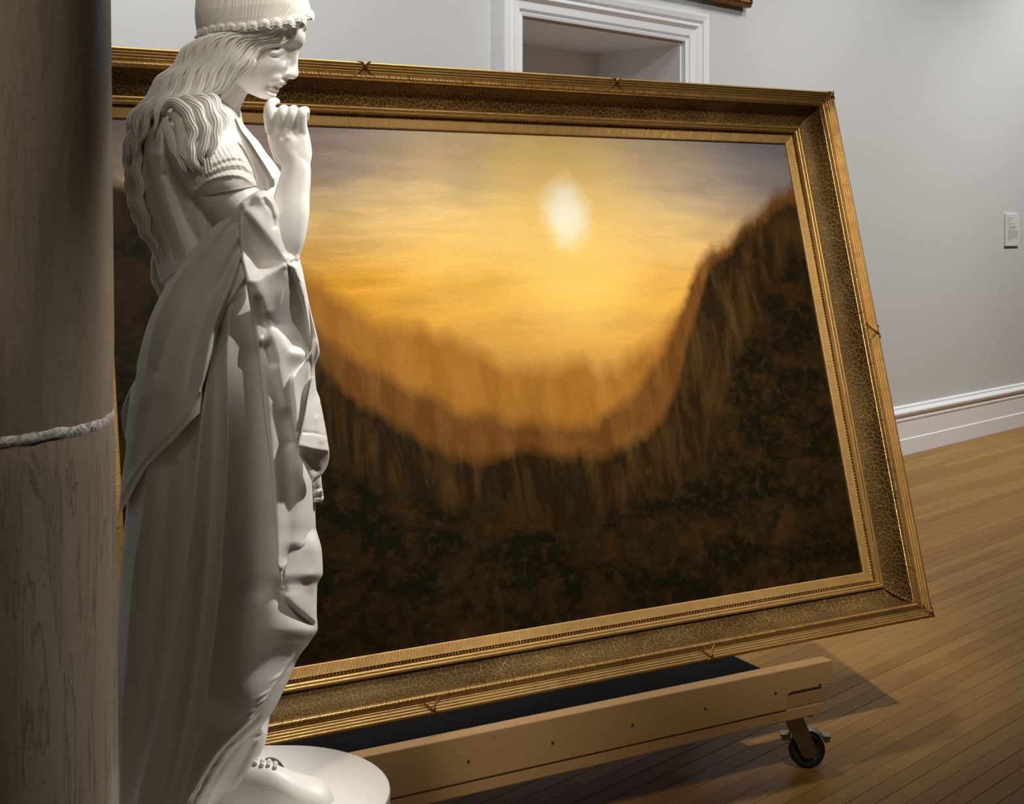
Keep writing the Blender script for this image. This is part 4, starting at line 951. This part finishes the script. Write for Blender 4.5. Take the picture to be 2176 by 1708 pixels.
# --- wreath of scallop shells
we = []
WC, WA, WB = (541, 52), 124, 92
def band(a): return 541+WA*math.cos(a), 58-21*math.cos(a)-1*math.sin(a), -13+WB*-math.sin(a)
smesh('wreath_band', tube([(*band(-.35+math.radians(k)), 4.2) for k in range(0, 361, 12)], 90, 10))
def shell(cx_, cy_, q, r, yaw, tilt):
    V, n, m = [], 12, 55; ca, sa = math.cos(yaw), math.sin(yaw); ct, st = math.cos(tilt), math.sin(tilt)
    for side in (0, 1):
        for i in range(n):
            rr = i/(n-1)
            for j in range(m):
                a = math.radians(-108+216*j/(m-1)); rib = math.cos(2*math.pi*9*j/(m-1)); rim = 1+.03*rib*rr
                x, y = r*rr*rim*math.sin(a)*1.04, -r*rr*rim*math.cos(a)+r*.32
                z = (r*.48*(1-rr**2.4)*(.45+.55*min(1, rr*1.8))+r*.055*rib*rr if side == 0 else -.1*r)
                x2 = x*ct-y*st; y2 = x*st+y*ct
                V.append((cx_+x2*ca, cy_+y2, q-z*ca+x2*sa))
    f = [tuple(map(int, g)) for g in grid_faces(n, m)]; f2 = [tuple(i+n*m for i in g[::-1]) for g in f]
    rimf = [((n-1)*m+j, (n-1)*m+j+1, n*m+(n-1)*m+j+1, n*m+(n-1)*m+j) for j in range(m-1)]
    V = V+[(cx_+dx*r*ca, cy_+.35*r+dy*r, q-dz*r+dx*r*sa) for dx, dy, dz in ((-.45, .0, .12), (.45, 0, .12), (.5, .4, .1), (-.5, .4, .1), (-.4, .0, -.1), (.4, 0, -.1))]
    k = 2*n*m; f3 = [(k, k+1, k+2, k+3), (k+4, k+3, k+2, k+5)]
    return S3(np.array(V)), f+f2+rimf+f3
for (x, y, r) in ((424, 69, 10.5), (435, 65, 11), (451, 61, 11.5), (468, 58, 12), (489, 57, 13), (513, 57, 13.5), (536, 54.5, 13.5), (562, 50, 14), (588, 47.5, 14), (615, 45, 14.5), (642, 40, 14), (661, 31, 13.5)):
    c = max(-1, min(1, (x-541)/WA)); s = math.sqrt(1-c*c); q = -13-WB*s-9; r *= 1.12; yaw = max(-1.0, min(1.0, math.atan2(c/WA*1.0, max(s, .12)/WB)))
    smesh('shell', shell(x, y, q, r, yaw, .1+.25*c))
for a in (.9, 1.6, 2.3):       # shells round the far side
    x, y, q = band(a); smesh('shell', shell(x, y-3, q+4, 12, math.pi-.5*math.cos(a), .1))
# --- bead trims
def beads(name, pts, r):
    V, Fc = [], []
    nb = [(math.cos(a)*math.cos(b), math.sin(a)*math.cos(b), math.sin(b)) for b in (-1.2, -.4, .4, 1.2) for a in [2*math.pi*i/8 for i in range(8)]]
    fb_ = [tuple(map(int, g)) for g in grid_faces(4, 8, True)]+[tuple(range(8))[::-1], tuple(range(24, 32))]
    for p in pts:
        k = len(V); V += [(p[0]+r*x, p[1]+r*y, p[2]+r*z) for x, y, z in nb]; Fc += [tuple(k+i for i in g) for g in fb_]
    o = smesh(name, (S3(np.array(V)), Fc)); o['kind'] = 'stuff'
bp_ = []
for c in range(3):
    for k in range(7): bp_.append((434+c*6.5+k*.7, 340+k*4.6-c*1.5, -212+c*1.0))
beads('bead_trim', bp_, 2.6)
beads('bead_trim', [(664+3.4*k, 1049-.9*k, -44+2*k) for k in range(7)]+[(664+3.4*k, 1055-.8*k, -44+2*k) for k in range(7)], 3.0)
# --- foot in a beaded moccasin, cloth lying on the base
def fz(px, py, z): D = (CH-z)*F/(py-CY); return np.array([(px-CX)/F*D, D, z])
def foot():
    heel, toe = np.array([-.475, 2.055, ZP]), np.array([-.283, 2.075, ZP]); d = toe-heel; L = np.linalg.norm(d); d /= L; sdir = np.array([-d[1], d[0], 0])
    ns, nc = 60, 40; V = []
    for i in range(ns):
        t = i/(ns-1); w = float(pch([(0, .022), (.15, .033), (.5, .034), (.75, .042), (.9, .036), (.97, .02), (1, .003)], t)); hgt = float(pch([(0, .05), (.2, .075), (.45, .064), (.7, .042), (.88, .03), (.96, .02), (1, .004)], t))
        for k in range(nc):
            a = math.pi*k/(nc-1); V.append(heel+d*L*t+sdir*w*math.cos(a)*(1 if True else 1)+np.array([0, 0, hgt*math.sin(a)**.75]))
    return np.array(V), [tuple(map(int, f)) for f in grid_faces(ns, nc)]
smesh('foot', foot())
def world_beads(name, pts, r):
    V, Fc = [], []
    for p in pts:
        k = len(V); V += [(p[0]+r*x, p[1]+r*y, p[2]+r*z) for x, y, z in ball]; Fc += [tuple(k+i for i in g) for g in bfa]
    o = mesh(name, V, Fc, MARBLE, statue, True); o['kind'] = 'stuff'
wb = []
fv = foot()[0].reshape(60, 40, 3)
for i in range(8):
    for j in range(4):
        wb.append(fv[10+i*3, 24-j*3-i//3]+np.array([0, -.0005, .001]))
world_beads('moccasin_beads', wb, .0042)
# curled cloth tongue behind the foot
ar = [fz(px, py, ZP+z) for px, py, z in ((540, 1640, .03), (548, 1622, .038), (562, 1609, .042), (578, 1606, .042), (594, 1614, .036), (607, 1632, .024), (620, 1650, .012), (636, 1662, .005), (652, 1668, .002))]
ar = cat(ar, 50); vs = []
for i, p in enumerate(ar):
    k = i/49
    for j in range(9):
        a = j/8; vs.append(p+np.array([.004*a, .028*a*(1-k*.6), -.002-(p[2]-ZP)*a**1.6*.98]))
for i, p in enumerate(ar):
    for j in range(9):
        a = j/8; vs.append(p+np.array([.004*a-.003, .028*a*(1-i/49*.6)-.001, -.006-(p[2]-ZP)*a**1.6*.9]))
smesh('cloth_edge', (np.array(vs), [tuple(map(int, f)) for f in grid_faces(50, 9)]+[tuple(int(x)+450 for x in f[::-1]) for f in grid_faces(50, 9)]))
# --- oval plinth and pedestal
def stadium(cx_, cy_, r, ext, z, n=96):
    P = []
    for i in range(n):
        a = 2*math.pi*i/n; c, s = math.cos(a), math.sin(a); P.append((cx_+r*c-(ext if c < 0 else 0), cy_+r*s, z))
    return P
def stack(name, rows, mat):
    V = [];
    for r, z in rows: V += stadium(-.391, 2.1, r, .17, z)
    n = 96; Fc = [tuple(map(int, f)) for f in grid_faces(len(rows), n, True)]+[tuple(range(n))[::-1], tuple((len(rows)-1)*n+k for k in range(n))]
    o = mesh(name, V, Fc, mat, statue); o.data.polygons.foreach_set('use_smooth', [len(p.vertices) == 4 and abs(p.normal.z) < .9 for p in o.data.polygons]); return o
stack('plinth', [(.194, .425), (.195, .428), (.195, .4865), (.1945, .4885), (.193, .49)], MARBLE)
stack('pedestal', [(.23, 0), (.23, .08), (.2, .1), (.19, .38), (.205, .4), (.205, .425)], MARBLE)
